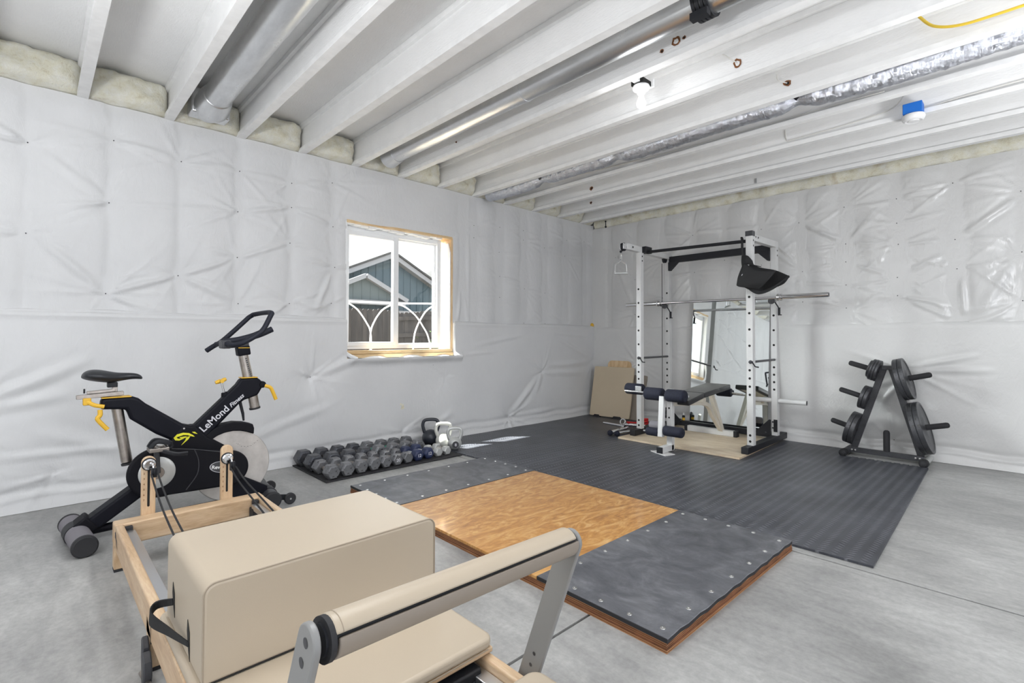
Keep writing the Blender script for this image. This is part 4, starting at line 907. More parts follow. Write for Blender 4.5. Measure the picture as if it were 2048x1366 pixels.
# ------------------------------------------------------------------ bench
t = thing('weight_bench', 'black padded weight bench with leg roller attachment inside the rack', 'bench', (2.03, 4.9, PZ))
mb = MB(); mb.box(1.64, 2.215, 5.415, 5.478, PZ, PZ + .062); build('rear_foot', mb, 'rackwhite', t, bevel=0.004)
for a, b in ((1.632, 1.668), (2.187, 2.223)):
    mb = MB(); mb.box(a, b, 5.412, 5.481, PZ, PZ + .065); build('foot_cap', mb, 'black', t, bevel=0.003)
mb = MB(); mb.tube(smooth_path([(2.03, 4.44, .462), (2.03, 4.8, .435), (2.03, 5.06, .408), (2.035, 5.17, .36), (2.04, 5.24, .27), (2.045, 5.43, PZ + .06)], 6), 0.030, 4, up=(1, 0, 1)); build('main_beam', mb, 'cream_metal', t, smooth=30, bevel=0.003)
mb = MB(); mb.beam((2.045, 5.20, .50), (2.05, 5.44, PZ + .05), 0.045, 0.05); build('rear_leg', mb, 'cream_metal', t, bevel=0.004)
mb = MB(); mb.beam((2.07, 4.80, .515), (2.07, 5.28, .555), 0.16, 0.022); mb.box(2.03, 2.09, 4.92, 4.99, .44, .52); mb.box(2.03, 2.09, 4.72, 4.80, .44, .50); build('pad_bracket', mb, 'cream_metal', t, bevel=0.002)
def pad(c0, c1, w0, w1, th, nm):
    (y0, z0), (y1, z1) = c0, c1; d = Vector((0, y1 - y0, z1 - z0)).normalized(); n = Vector((0, -d.z, d.y)); mb = MB(); X = 2.07
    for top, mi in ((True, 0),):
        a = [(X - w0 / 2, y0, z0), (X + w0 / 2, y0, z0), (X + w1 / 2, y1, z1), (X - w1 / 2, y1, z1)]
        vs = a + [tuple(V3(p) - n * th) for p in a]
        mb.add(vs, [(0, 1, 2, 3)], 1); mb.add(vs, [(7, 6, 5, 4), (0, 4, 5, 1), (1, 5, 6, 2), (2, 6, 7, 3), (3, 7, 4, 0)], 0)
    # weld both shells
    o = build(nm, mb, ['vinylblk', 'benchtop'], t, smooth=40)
    bm = bmesh.new(); bm.from_mesh(o.data); bmesh.ops.remove_doubles(bm, verts=bm.verts[:], dist=1e-5); bm.to_mesh(o.data); bm.free()
    b = o.modifiers.new('edge', 'BEVEL'); b.width = 0.010; b.segments = 3; b.limit_method = 'ANGLE'; return o
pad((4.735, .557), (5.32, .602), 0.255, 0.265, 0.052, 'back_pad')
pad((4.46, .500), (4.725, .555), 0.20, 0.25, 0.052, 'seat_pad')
# roller tower
mb = MB(); mb.prism([(1.885, 4.265), (2.08, 4.18), (2.115, 4.30), (1.93, 4.36)], (0, 0, 0), (1, 0, 0), (0, 1, 0), (0, 0, 1), MZ, MZ + .006); build('foot_plate', mb, 'rackwhite', t)
mb = MB(); mb.box(1.975, 2.03, 4.225, 4.44, MZ + .007, MZ + .062); build('front_foot', mb, 'rackwhite', t, bevel=0.003)
mb = MB(); mb.box(1.973, 2.032, 4.218, 4.232, MZ + .006, MZ + .063); build('foot_cap', mb, 'black', t, bevel=0.003)
mb = MB(); mb.box(1.975, 2.03, 4.40, 4.455, MZ + .008, .60); build('front_leg', mb, 'rackwhite', t, bevel=0.004)
mb = MB(); mb.beam((1.945, 4.38, .53), (1.955, 4.33, .15), 0.05, 0.045, up=(0, 1, 0)); build('roller_arm', mb, 'rackwhite', t, bevel=0.004)
def roller(x0, x1, y, z, r, mat, nm='foam_roller'):
    mb = MB(); L = x1 - x0
    mb.lathe([(0.0, 0), (.010, 0), (.010, .004), (r - .012, .004), (r - .003, .012), (r, .022), (r, L - .022), (r - .003, L - .012), (r - .012, L - .004), (.010, L - .004), (.010, L), (0, L)], (x0, y, z), (1, 0, 0), 28)
    return build(nm, mb, mat, t)
mb = MB(); mb.tube([(1.50, 4.42, .545), (2.19, 4.42, .545)], 0.011, 12); mb.tube([(1.77, 4.33, .185), (2.16, 4.33, .185)], 0.011, 12); build('roller_rod', mb, 'chrome', t)
roller(1.735, 1.935, 4.42, .540, .062, 'foam'); roller(1.975, 2.175, 4.40, .542, .060, 'foam')
roller(1.395, 1.605, 4.60, .552, .058, 'foam'); mb = MB(); mb.box(1.545, 1.612, 4.535, 4.547, .535, .59); build('roller_clamp', mb, 'galv', t, bevel=0.002)
mb = MB(); mb.tube([(1.60, 4.60, .552), (1.72, 4.52, .545)], 0.012, 12); build('roller_rod', mb, 'chrome', t)
roller(1.985, 2.185, 4.33, .215, .048, 'foam'); roller(1.79, 1.94, 4.345, .185, .040, 'foam'); roller(1.785, 1.95, 4.42, .235, .042, 'foamgrey')
mb = MB()
for z in (.50, .42, .33): mb.disc((2.0025, 4.3995, z), (0, -1, 0), 0.009)
build('pin_hole', mb, 'gap', t, fix=False, smooth=0)

# ------------------------------------------------------------------ mirror, boards and oddments by the back wall
mb = MB(); d = Vector((0, 0.135, 1.495)).normalized(); n = Vector((0, -d.z, d.y))
y0, z0, Lm = 5.655, PZ + .002, 1.50
def mq(x, l, o): p = Vector((x, y0, z0)) + d * l + n * o; return tuple(p)
vs = [mq(x, l, o) for o in (0.0, -0.006) for x, l in ((1.572, 0), (2.445, 0), (2.438, Lm), (1.565, Lm))]
mb.add(vs, [(0, 1, 2, 3)], 0); mb.add(vs, [(7, 6, 5, 4), (0, 4, 5, 1), (1, 5, 6, 2), (2, 6, 7, 3), (3, 7, 4, 0)], 1)
o = build('wall_mirror', mb, ['mirror', 'charcoal'], loc=(2.0, y0, z0), smooth=0); tag(o, 'large frameless mirror leaning on the back wall behind the rack', 'mirror')
t = thing('jump_board', 'beige rectangular padded board leaning in the corner', 'board', (0.45, 5.65, MZ))
A, B, Cc, D_ = Vector((0.145, 5.585, MZ + .012)), Vector((0.745, 5.63, MZ + .012)), Vector((0.80, 5.76, .675)), Vector((0.195, 5.725, .67))
ux = (B - A).normalized(); ud = ((D_ - A) - ux * (D_ - A).dot(ux)).normalized(); un = ux.cross(ud)
mb = MB(); mb.prism([(p[0] + .305, p[1] + .34) for p in rrect(.61, .68, .02)], A, ux, ud, un, -0.028, 0.0); build('panel', mb, 'board', t, bevel=0.004)
mb = MB()
for a, b in ((.06, .17), (.36, .50)): mb.prism([(a, -.012), (b, -.012), (b - .02, .018), (a + .02, .018)], A, ux, ud, un, -0.03, 0.004)
build('rubber_foot', mb, 'blackrub', t)
A2, ux2 = Vector((0.30, 5.725, MZ + .002)), Vector((1, 0.02, 0)).normalized(); ud2 = Vector((0, 0.075, 0.755)).normalized(); un2 = ux2.cross(ud2)
mb = MB(); mb.prism([(p[0] + .19, p[1] + .382) for p in rrect(.37, .762, .06, 6)], A2, ux2, ud2, un2, -0.018, 0.0); o = build('wooden_board', mb, 'pinez', loc=tuple(A2), bevel=0.004); tag(o, 'round cornered pine board standing behind the beige board', 'board')
A3 = Vector((0.66, 5.672, MZ + .002)); mb = MB(); mb.prism([(p[0] + .10, p[1] + .30) for p in rrect(.2, .60, .01)], A3, Vector((1, .05, 0)).normalized(), Vector((0.06, .17, .66)).normalized(), Vector((0, -1, .25)).normalized(), -0.012, 0.0)
o = build('backing_board', mb, 'taupe', loc=tuple(A3), bevel=0.002); tag(o, 'grey brown panel edge tucked between the beige board and the wall', 'board')
t = thing('lubricant_bottle', 'tiny yellow and black bottle with a white cap below the mirror', 'bottle', (1.55, 5.585, PZ))
bz0 = PZ + 0.092
mb = MB(); mb.lathe([(0, 0), (.017, 0), (.017, .03), (0, .03)], (1.553, 5.55, bz0), seg=18); build('label_band', mb, 'yellow', t)
mb = MB(); mb.lathe([(0.0, .03), (.017, .03), (.017, .05), (.009, .058), (0, .058)], (1.553, 5.55, bz0), seg=18); build('bottle_body', mb, 'black', t)
mb = MB(); mb.lathe([(0.0, .058), (.009, .058), (.008, .082), (0, .084)], (1.553, 5.55, bz0), seg=18); build('cap', mb, 'white', t)
t.location.z = bz0
for c in [o for o in COL.objects if o.parent == t]:
    for v in c.data.vertices: v.co.z -= 0.092
# cable attachments on the mat
def attach(lab, p0, p1, r, knob):
    t = thing('cable_bar', lab, 'cable attachment', ((p0[0] + p1[0]) / 2, (p0[1] + p1[1]) / 2, MZ), 'cable attachments piled by the rack')
    a, b = Vector(p0), Vector(p1); d = (b - a).normalized()
    mb = MB(); mb.tube([a, a + d * .03, a + d * .05, b - d * .05, b - d * .03, b], [r * .8, r * .8, r, r, r * .8, r * .8], 16); build('bar', mb, 'chrome', t)
    if knob:
        mb = MB(); mb.ball(a, r * 1.45, 16, 10); build('end_ball', mb, 'foam', t)
    return t
attach('chrome cable bar with a dark blue end ball, outermost of the pile by the rack', (1.185, 4.60, MZ + .033), (1.10, 5.06, MZ + .022), .0215, True)
attach('chrome cable bar with a dark blue end ball, nearer the rack foot in the pile', (1.265, 4.615, MZ + .033), (1.28, 4.98, MZ + .022), .0215, True)
t = attach('thin chrome bar lying crosswise on the pile of cable attachments', (0.86, 4.93, MZ + .066), (1.20, 4.86, MZ + .074), .014, False)
t = attach('chrome knurled handle at the back of the attachment pile', (1.02, 5.13, MZ + .04), (1.28, 5.17, MZ + .052), .02, False)
t = thing('cable_link', 'round chrome link ring on top of the attachment pile', 'ring', (1.06, 5.0, MZ + .05)); mb = MB(); mb.tube([(1.08 + .032 * math.cos(a), 5.0 + .012 * math.sin(a), MZ + .095 + .03 * math.sin(a)) for a in np.linspace(0, 2 * PI, 20, endpoint=False)], 0.008, 10, closed=True); build('ring', mb, 'chrome', t)
t = thing('red_strap', 'coiled red nylon strap on the attachment pile', 'strap', (1.05, 5.25, MZ))
mb = MB()
for q in range(3): mb.tube([(1.13 + .055 * math.cos(a), 5.36 + .04 * math.sin(a), MZ + .045 + .022 * q + .01 * math.sin(a + q)) for a in np.linspace(0, 2 * PI, 22, endpoint=False)], 0.012, 8, closed=True)
mb.tube(smooth_path([(1.13, 5.31, MZ + .06), (1.09, 5.22, MZ + .06), (1.06, 5.12, MZ + .075)]), 0.010, 8); build('strap', mb, 'red', t)

# ------------------------------------------------------------------ plate tree
t = thing('plate_tree', 'charcoal A-frame weight plate stand by the back wall', 'plate rack', (3.48, 5.6, 0))
LL0, LL1 = Vector((3.235, 5.60, .06)), Vector((3.475, 5.60, .835)); RR0, RR1 = Vector((3.735, 5.60, .045)), Vector((3.525, 5.60, .835))
for a, b in ((LL0, LL1), (RR0, RR1)):
    mb = MB(); mb.beam(a, b, 0.05, 0.038, up=(0, 1, 0)); build('side_leg', mb, 'charcoal', t, bevel=0.003)
mb = MB(); mb.box(3.455, 3.545, 5.575, 5.625, .805, .843); build('top_bar', mb, 'charcoal', t, bevel=0.003)
mb = MB(); mb.beam((3.20, 5.545, .055), (3.76, 5.535, .055), 0.035, 0.045); build('base_bar', mb, 'charcoal', t, bevel=0.003)
for x0, nm in ((3.185, 'foot'), (3.765, 'foot')):
    mb = MB(); mb.tube([(x0, 5.42, .034), (x0, 5.765, .034)], 0.030, 20); f_ = build('foot_tube', mb, 'silver' if x0 > 3.5 else 'charcoal', t)
    mb = MB(); mb.lathe([(0.033, .05), (.034, .0), (.031, -.018), (.02, -.03), (0, -.034)], (x0, 5.43, .035), (0, 1, 0), 22); build('foot_cap', mb, 'blackrub', f_)
mb = MB()
for x in (3.235, 3.262, 3.70, 3.73): mb.lathe([(0.0, .009), (.008, .008), (.011, 0)], (x, 5.518, .057), (0, -1, 0), 12)
build('bolt', mb, 'screw', t)
mb = MB(); mb.lathe([(0.0, .19), (.012, .188), (.021, .18), (.025, .165), (.025, 0), (0, 0)], (3.495, 5.54, .078), seg=20); build('centre_peg', mb, 'blackrub', t)
PLATES = []
def peg(leg0, leg1, s, side, L):
    d = (leg1 - leg0).normalized(); n = Vector((d.z, 0, -d.x)) * (1 if side > 0 else -1)
    if n.x * side < 0: n = -n
    p = leg0 + (leg1 - leg0) * s + n * 0.02
    mb = MB(); mb.lathe([(0, 0), (.024, 0), (.024, L - .02), (.020, L - .007), (.010, L - .001), (0, L)], p, n, 20); build('peg', mb, 'blackrub', t); return p, n
pk = [peg(LL0, LL1, .93, -1, .25), peg(LL0, LL1, .60, -1, .25), peg(LL0, LL1, .22, -1, .23), peg(RR0, RR1, .845, 1, .24), peg(RR0, RR1, .315, 1, .24)]
def plate(p, n, off, r, th, lab, grp):
    o_ = thing('weight_plate', lab, 'weight plate', tuple(p + n * off), grp)
    mb = MB(); q = p + n * off
    mb.lathe([(.026, 0), (r - .004, 0), (r, .004), (r, th - .004), (r - .004, th), (r - .022, th), (r - .026, th - .005), (r * .42, th - .005), (r * .38, th), (.026, th)], q, n, 48, closed=True)
    build('disc', mb, 'plate', o_)
    return off + th + .001
gp = 'iron plates on the plate stand'
a, n = pk[0]; o_ = .004
for i, (r, th, w) in enumerate(((.100, .022, 'innermost'), (.100, .020, 'second'), (.098, .020, 'third'), (.080, .018, 'outermost and smallest'))): o_ = plate(a, n, o_, r, th, f'small grey iron plate, {w} of the four on the top left peg', gp)
a, n = pk[1]; o_ = .004
for w in ('inner', 'outer'): o_ = plate(a, n, o_, .110, .030, f'small grey iron plate, {w} of two on the middle left peg', gp)
a, n = pk[2]; o_ = .004
for w in ('inner', 'outer'): o_ = plate(a, n, o_, .152, .037, f'medium grey iron plate, {w} of two on the lowest left peg', gp)
a, n = pk[3]; o_ = .004
for w in ('inner', 'outer'): o_ = plate(a, n, o_, .185, .036, f'big grey iron plate, {w} of two on the upper right peg', gp)
a, n = pk[4]; o_ = .004
for w in ('inner', 'outer'): o_ = plate(a, n, o_, .226, .038, f'biggest grey iron plate, {w} of two on the lower right peg', gp)

# ------------------------------------------------------------------ dumbbells
mb = MB(); mb.box(0.075, 0.755, 1.60, 2.885, 0.0005, 0.012); o = build('dumbbell_mat', mb, 'blackrub', loc=(.43, 2.24, 0), bevel=0.002); tag(o, 'thin black rubber mat under the dumbbells', 'floor mat')
DZ = 0.0125
def hexhead(mb, x0, x1, r, mi=0):
    ch = 0.016; rr = [(x0, r * .80), (x0 + ch, r), (x1 - ch, r), (x1, r * .80)]; vs = []
    for x, q in rr:
        for k in range(6): vs.append((x, q * math.cos(k * PI / 3), q * math.sin(k * PI / 3)))
    fs = [(i * 6 + k, i * 6 + (k + 1) % 6, (i + 1) * 6 + (k + 1) % 6, (i + 1) * 6 + k) for i in range(3) for k in range(6)]
    fs += [tuple(range(5, -1, -1)), tuple(18 + k for k in range(6))]; mb.add(vs, fs, mi)
def dumbbell(lab, x, y, r, hl, L, mat, hmat, grp, txt=None, tape=False, rz=0.0):
    """axis along x, flats up and down; x,y = centre"""
    t = thing('dumbbell', lab, 'dumbbell', (x, y, DZ), grp); t.rotation_euler = (0, 0, rz)
    a = r * math.sin(PI / 3)
    for s_ in (-1, 1):
        mb = MB(); x0, x1 = (L / 2 - hl, L / 2) if s_ > 0 else (-L / 2, -L / 2 + hl); hexhead(mb, x0, x1, r)
        mb.v = [(p, q, z + a) for p, q, z in mb.v]
        h = build('head', mb, mat, t, local=True, bevel=0.003 if mat != 'navyvinyl' else 0.009, smooth=30)
        if txt and s_ > 0:
            text('number', txt, 'letter', h, (L / 2 + .0004, 0, a - r * .22), (0, 1, 0), (0, 0, 1), r * .70, align='CENTER', local=True, bold=.0006)
    mb = MB(); q = L / 2 - hl; mb.tube([(-q - .004, 0, a), (-q * .5, 0, a), (0, 0, a), (q * .5, 0, a), (q + .004, 0, a)], [.013, .016, .0175, .016, .013], 16); build('handle', mb, hmat, t, local=True)
    if tape:
        mb = MB(); mb.tube([(-.012, 0, a), (.02, 0, a)], .0195, 16); build('tape', mb, 'green', t, local=True)
front = [(1.665, .0605), (1.787, .059), (1.905, .0575), (2.02, .056), (2.13, .0535), (2.238, .053), (2.345, .052), (2.455, .0535), (2.567, .0545), (2.675, .044), (2.775, .043)]
g1 = 'hexagonal dumbbells in the front row'
for i, (y, r) in enumerate(front):
    nm = ORD[i]
    if i < 7:
        mat, desc, tx = 'iron', 'chipped grey hex dumbbell', {5: '20', 6: '15'}.get(i)
        if i == 6: tx = None
    elif i < 9: mat, desc, tx = 'navyvinyl', 'navy hex dumbbell marked 12', '12'
    else: mat, desc, tx = 'silver', 'small silver hex dumbbell', None
    lab = f'{desc}, {nm} from the left in the front row' if i < 7 else (f'{desc}, left one of the navy pair' if i == 7 else f'{desc}, right one of the navy pair' if i == 8 else f'{desc}, next to the navy pair' if i == 9 else f'{desc} at the right end of the front row')
    L = .30 if i < 5 else .27 if i < 9 else .22
    dumbbell(lab, .745 - L / 2 - .006 * i, y, r, .095 if i < 5 else .085 if i < 9 else .065, L, mat, 'steel' if mat != 'navyvinyl' else 'silver', g1, tx, False, 0.0)
rear = [1.665, 1.815, 1.962, 2.105, 2.245, 2.385, 2.52, 2.655]
for i, y in enumerate(rear):
    lab = f'large chipped dark grey hex dumbbell, {ORD[i]} from the left in the back row'
    dumbbell(lab, .262, y, .073 - .0014 * i, .115 - .003 * i, .33 - .004 * i, 'irondark' if i < 4 else 'iron', 'steel', 'hexagonal dumbbells in the back row', None, i in (4, 5))
def kettlebell(lab, x, y, rb, hw, hh, mat, rz, emblem=False):
    t = thing('kettlebell', lab, 'kettlebell', (x, y, DZ), 'kettlebells beside the dumbbells'); t.rotation_euler = (0, 0, rz)
    mb = MB(); pf = []
    for k in range(15):
        a = -68 + k * 11.2; pf.append((rb * math.cos(math.radians(a)), rb * .93 * (math.sin(math.radians(a)) + .927)))
    mb.lathe([(0, 0)] + pf + [(0, pf[-1][1])], (0, 0, 0), seg=32); build('body', mb, mat, t, local=True, smooth=60)
    z0 = rb * 1.25
    pts = smooth_path([(0, -rb * .62, z0), (0, -hw * .88, z0 + hh * .32), (0, -hw, z0 + hh * .62), (0, -hw * .86, z0 + hh * .90), (0, -hw * .45, z0 + hh), (0, hw * .45, z0 + hh), (0, hw * .86, z0 + hh * .90), (0, hw, z0 + hh * .62), (0, hw * .88, z0 + hh * .32), (0, rb * .62, z0)], 5)
    mb = MB(); mb.tube(pts, 0.0165, 16); build('handle', mb, mat, t, local=True, smooth=180)
    if emblem:
        mb = MB(); zc = rb * .86; mb.lathe([(0.0, .010), (.028, .010), (.031, .004), (.031, -.02), (0, -.02)], (rb * .955, 0, zc), (1, 0, 0), 24); build('emblem', mb, 'charcoal', t, local=True)
        e = text('number', '8', 'letter', t, (rb * .955 + .0102, 0, zc - .013), (0, 1, 0), (0, 0, 1), .036, align='CENTER', local=True, bold=.0008)
kettlebell('tall black kettlebell, rearmost of the three', .215, 2.905, .086, .078, .145, 'blackkb', -0.55)
kettlebell('pale kettlebell standing between the black and the silver one', .39, 2.935, .076, .074, .135, 'creamkb', -0.6)
kettlebell('silver kettlebell with a dark round emblem at the right end of the mat', .545, 2.955, .068, .066, .118, 'silver', -0.5, True)
# ------------------------------------------------------------------ spin bike (long axis along y, beside the window wall)
BX = 0.90
t = thing('exercise_bike', 'dark navy indoor cycling bike with yellow levers beside the window wall', 'exercise bike', (BX, 0.65, 0))
bike = t
YV, ZV, XV = (0, 1, 0), (0, 0, 1), (1, 0, 0)
def yz(poly, x0, x1, nm, mat, par=None, bevel=0.006, seg=3, smooth=40):
    mb = MB(); mb.prism(poly, (0, 0, 0), YV, ZV, XV, x0, x1); return build(nm, mb, mat, par or t, bevel=bevel, seg=seg, smooth=smooth)
yz([(.268, .700), (.274, .757), (.405, .760), (.440, .745), (.470, .715), (.655, .575), (.690, .560), (.700, .47), (.60, .485), (.52, .535), (.402, .632), (.382, .690)], BX - .042, BX + .042, 'seat_tube', 'navy', bevel=0.016)
fr = yz([(.690, .560), (.715, .566), (.94, .790), (.965, .828), (1.060, .829), (1.088, .808), (1.094, .768), (1.066, .716), (1.045, .708), (.985, .690), (.955, .668), (.785, .488), (.72, .47)], BX - .034, BX + .034, 'head_tube', 'navy', bevel=0.013)
yz([(.595, .500), (.650, .576), (.690, .563), (.712, .566), (.775, .492), (.91, .395), (.90, .34), (.58, .34)], BX - .046, BX + .046, 'hub_cover', 'navypl', bevel=0.014)
mb = MB(); mb.beam((BX - .0, .50, .27), (BX, .205, .062), 0.075, 0.105, up=(1, 0, 0)); build('rear_strut', mb, 'navy', t, bevel=0.012)
mb = MB(); mb.beam((BX, .245, .11), (BX, .19, .066), 0.088, 0.118, up=(1, 0, 0)); build('strut_sleeve', mb, 'navypl', t, bevel=0.01)
yz([(.86, .30), (.97, .215), (1.125, .122), (1.12, .085), (1.08, .078), (.97, .055), (.885, .12)], BX + .018, BX + .055, 'front_strut', 'navy', bevel=0.008)
mb = MB(); mb.tube([(BX, .20, .05), (BX, 1.12, .06)], 0.022, 16); build('bottom_bar', mb, 'navy', t)
# stabilisers
for y, x0, x1, mat, r in ((.185, .70, 1.165, 'steel', .052), (1.145, .62, 1.055, 'charcoal', .050)):
    a = Vector((x0, y - (.018 if y < .5 else -.02), r)); b = Vector((x1, y + (.018 if y < .5 else -.02), r)); d = (b - a).normalized()
    mb = MB(); mb.tube([a, b], r, 28); s_ = build('stabiliser', mb, 'foamgrey' if y < .5 else 'charcoal', t)
    for p, q in ((a, -d), (b, d)):
        mb = MB(); mb.lathe([(r + .002, -.02), (r + .002, 0), (r - .006, .008), (r * .6, .006), (0, .006)], p, q, 28); build('end_cap', mb, 'blackrub', s_)
    mb = MB(); m_ = a + d * ((BX - x0) if y > .5 else .20); mb.tube([m_ - d * .045, m_ + d * .045], r + .004, 28); build('mount_band', mb, 'black', s_)
for x in (.66, 1.04):
    mb = MB(); mb.lathe([(0, -.014), (.030, -.014), (.036, -.008), (.036, .008), (.030, .014), (0, .014)], (x, 1.235, .0365), (1, 0, 0), 24); w = build('transport_wheel', mb, 'blackrub', t)
    mb = MB(); mb.prism([(1.15, .04), (1.15, .075), (1.235, .058), (1.25, .04), (1.235, .02)], (0, 0, 0), YV, ZV, XV, x - .026, x - .017); build('wheel_bracket', mb, 'black', t, bevel=0.002)
    mb = MB(); mb.disc((x + .0143, 1.235, .0365), (1, 0, 0), .006); build('hub', mb, 'screw', w, fix=False)
# drive side guard
def hull2(c1, r1, c2, r2, n=26):
    d = math.hypot(c2[0] - c1[0], c2[1] - c1[1]); th = math.atan2(c2[1] - c1[1], c2[0] - c1[0]); ph = math.acos((r1 - r2) / d); out = []
    for i in range(n + 1):
        a = th - ph + (2 * ph) * i / n; out.append((c2[0] + r2 * math.cos(a), c2[1] + r2 * math.sin(a)))
    for i in range(n + 1):
        a = th + ph + (2 * PI - 2 * ph) * i / n; out.append((c1[0] + r1 * math.cos(a), c1[1] + r1 * math.sin(a)))
    return out
C1, C2 = (.520, .326), (.892, .283)
g = yz(hull2(C1, .138, C2, .106), BX + .050, BX + .092, 'chain_guard', 'navypl', bevel=0.012)
xg = BX + .0925
mb = MB(); mb.tube([(xg, *q) for q in [(.56, .455), (.70, .43), (.86, .389)]], 0.003, 6); build('guard_seam', mb, 'charcoal', g)
mb = MB(); mb.tube(smooth_path([(xg - .001, .70, .43), (xg - .001, .722, .36), (xg - .001, .715, .28), (xg - .001, .66, .20)]), 0.0028, 6); build('guard_seam', mb, 'charcoal', g)
mb = MB(); mb.lathe([(0, .006), (.055, .006), (.084, .003), (.088, 0)], (xg, *C1), (1, 0, 0), 40); build('crank_cover', mb, 'silver', g)
mb = MB(); mb.lathe([(0, .010), (.03, .010), (.034, .005)], (xg + .001, *C1), (1, 0, 0), 28); build('crank_cap', mb, 'steel', g)
def crank(ang, x, s_):
    a = math.radians(ang); e = Vector((x, C1[0] + .15 * math.cos(a), C1[1] + .15 * math.sin(a))); c = Vector((x, *C1))
    mb = MB(); mb.beam(c, e, 0.028, 0.014, up=(1, 0, 0)); cr = build('crank_arm', mb, 'charcoal', t, bevel=0.004)
    px = x + s_ * .065
    mb = MB(); mb.box(px - .045, px + .045, e.y - .045, e.y - .030, e.z - .012, e.z + .012); mb.box(px - .045, px + .045, e.y + .030, e.y + .045, e.z - .012, e.z + .012); mb.box(px - .05, px - .036, e.y - .045, e.y + .045, e.z - .010, e.z + .010); mb.box(px + .036, px + .05, e.y - .045, e.y + .045, e.z - .010, e.z + .010); mb.cyl((x, e.y, e.z), (px + s_ * .03, e.y, e.z), .011)
    pd = build('pedal', mb, 'steel', cr, bevel=0.003)
    mb = MB(); mb.tube(smooth_path([(px - .03, e.y - .04, e.z + .01), (px - .035, e.y - .01, e.z + .045), (px - .02, e.y + .05, e.z + .028), (px + .02, e.y + .055, e.z + .026), (px + .035, e.y - .01, e.z + .045), (px + .03, e.y - .04, e.z + .01)]), .006, 8, flat=2.0)
    mb.tube(smooth_path([(px, e.y + .03, e.z), (px, e.y + .062, e.z + .0), (px, e.y + .058, e.z + .03)]), .009, 8)
    mb.tube(smooth_path([(px + .04, e.y, e.z + .0), (px + .06, e.y + .07, e.z - .03), (px + .055, e.y + .13, e.z - .035)]), .006, 6, flat=2)
    build('toe_cage', mb, 'black', cr)
crank(94, BX + .112, 1); crank(250, BX - .075, -1)
# flywheel with its brake arc
FY, FZ, FR = .926, .282, .2185
mb = MB(); mb.lathe([(0, -.013), (FR - .003, -.013), (FR, -.010), (FR, .010), (FR - .003, .013), (0, .013)], (BX + .0, FY, FZ), (1, 0, 0), 72); build('flywheel', mb, 'flywheel', t)
mb = MB()
for q in range(14): a = .7 - q * .04; mb.disc((BX + .0134, FY + .02 + q * .0095, FZ + .145 - .03 * math.sin(q * .24) - (.008 if q % 3 else .012)), (1, 0, 0), .0022 if q % 2 else .0014, 8)
build('chip_mark', mb, 'gap', [o for o in COL.objects if o.name == 'flywheel'][0], fix=False)
outer = [(.745, .452), (.775, .495), (.815, .530), (.870, .552), (.925, .558), (.985, .549), (1.035, .532), (1.043, .505), (1.041, .468)]
inner = [(1.000, .486), (.960, .498), (.92, .503), (.875, .499), (.835, .485), (.80, .462), (.775, .437), (.757, .437)]
bg = yz(outer + inner, BX - .038, BX + .040, 'brake_guard', 'navypl', bevel=0.006)
mb = MB(); mb.tube([(BX, .965, .685), (BX, .985, .60), (BX, .990, .555)], [.010, .009, .006], 12); build('brake_rod', mb, 'black', t)
mb = MB(); mb.disc((BX + .041, .763, .462), (1, 0, 0), .008); mb.disc((BX + .047, .655, .552), (1, 0, 0), .005); mb.disc((BX + .04, .355, .165), (1, 0, 0), .009); build('bolt', mb, 'screw', t, fix=False)
# seat post, slider, saddle
mb = MB(); mb.tube([(BX, .345, .70), (BX, .392, .395)], .0265, 24); build('seat_post', mb, 'steel', t)
mb = MB(); mb.tube([(BX, .395, .388), (BX, .397, .378)], .030, 24); build('post_stop', mb, 'blackrub', t)
mb = MB(); mb.beam((BX, .172, .770), (BX, .372, .780), .040, .021); mb.beam((BX, .215, .792), (BX, .335, .799), .034, .014); mb.box(BX - .012, BX + .012, .322, .345, .79, .825); build('seat_slider', mb, 'steel', t, bevel=0.002)
mb = MB(); mb.box(BX - .043, BX + .043, .275, .405, .7575, .763); build('seat_shim', mb, 'yellow', t, bevel=0.002)
mb = MB(); mb.tube([(BX, .315, .828), (BX, .335, .838)], .022, 14); mb.box(BX - .022, BX + .022, .30, .345, .815, .842); mb.box(BX + .012, BX + .018, .20, .208, .79, .815); build('saddle_clamp', mb, 'black', t, bevel=0.003)
stn = [(.190, .878, .010, .006), (.200, .884, .050, .020), (.225, .885, .078, .032), (.265, .880, .082, .036), (.305, .871, .066, .034), (.345, .868, .040, .026), (.390, .872, .026, .020), (.430, .871, .022, .017), (.452, .862, .017, .012), (.458, .858, .006, .004)]
mb = MB(); vs = []; ns = 20
for (y, z, w, hh) in stn:
    for k in range(ns):
        a = 2 * PI * k / ns; cx_ = w * math.cos(a); s_ = math.sin(a); zz = z + hh * (s_ if s_ > 0 else s_ * .95) * (1 - .25 * (abs(cx_) / max(w, 1e-4)) ** 2)
        vs.append((BX + cx_, y, zz))
fs = [(i * ns + k, i * ns + (k + 1) % ns, (i + 1) * ns + (k + 1) % ns, (i + 1) * ns + k) for i in range(len(stn) - 1) for k in range(ns)] + [tuple(range(ns - 1, -1, -1)), tuple((len(stn) - 1) * ns + k for k in range(ns))]
mb.add(vs, fs); o = build('saddle', mb, 'saddle', t, smooth=180); sm = o.modifiers.new('soft', 'SUBSURF'); sm.levels = 1; sm.render_levels = 2
def lever(pts, r, nm='lever'):
    mb = MB(); mb.tube(smooth_path(pts, 4), r, 10); return build(nm, mb, 'yellow', t)
mb = MB(); mb.box(BX + .0, BX + .045, .198, .232, .728, .765); build('lever_boss', mb, 'yellow', t, bevel=0.004)
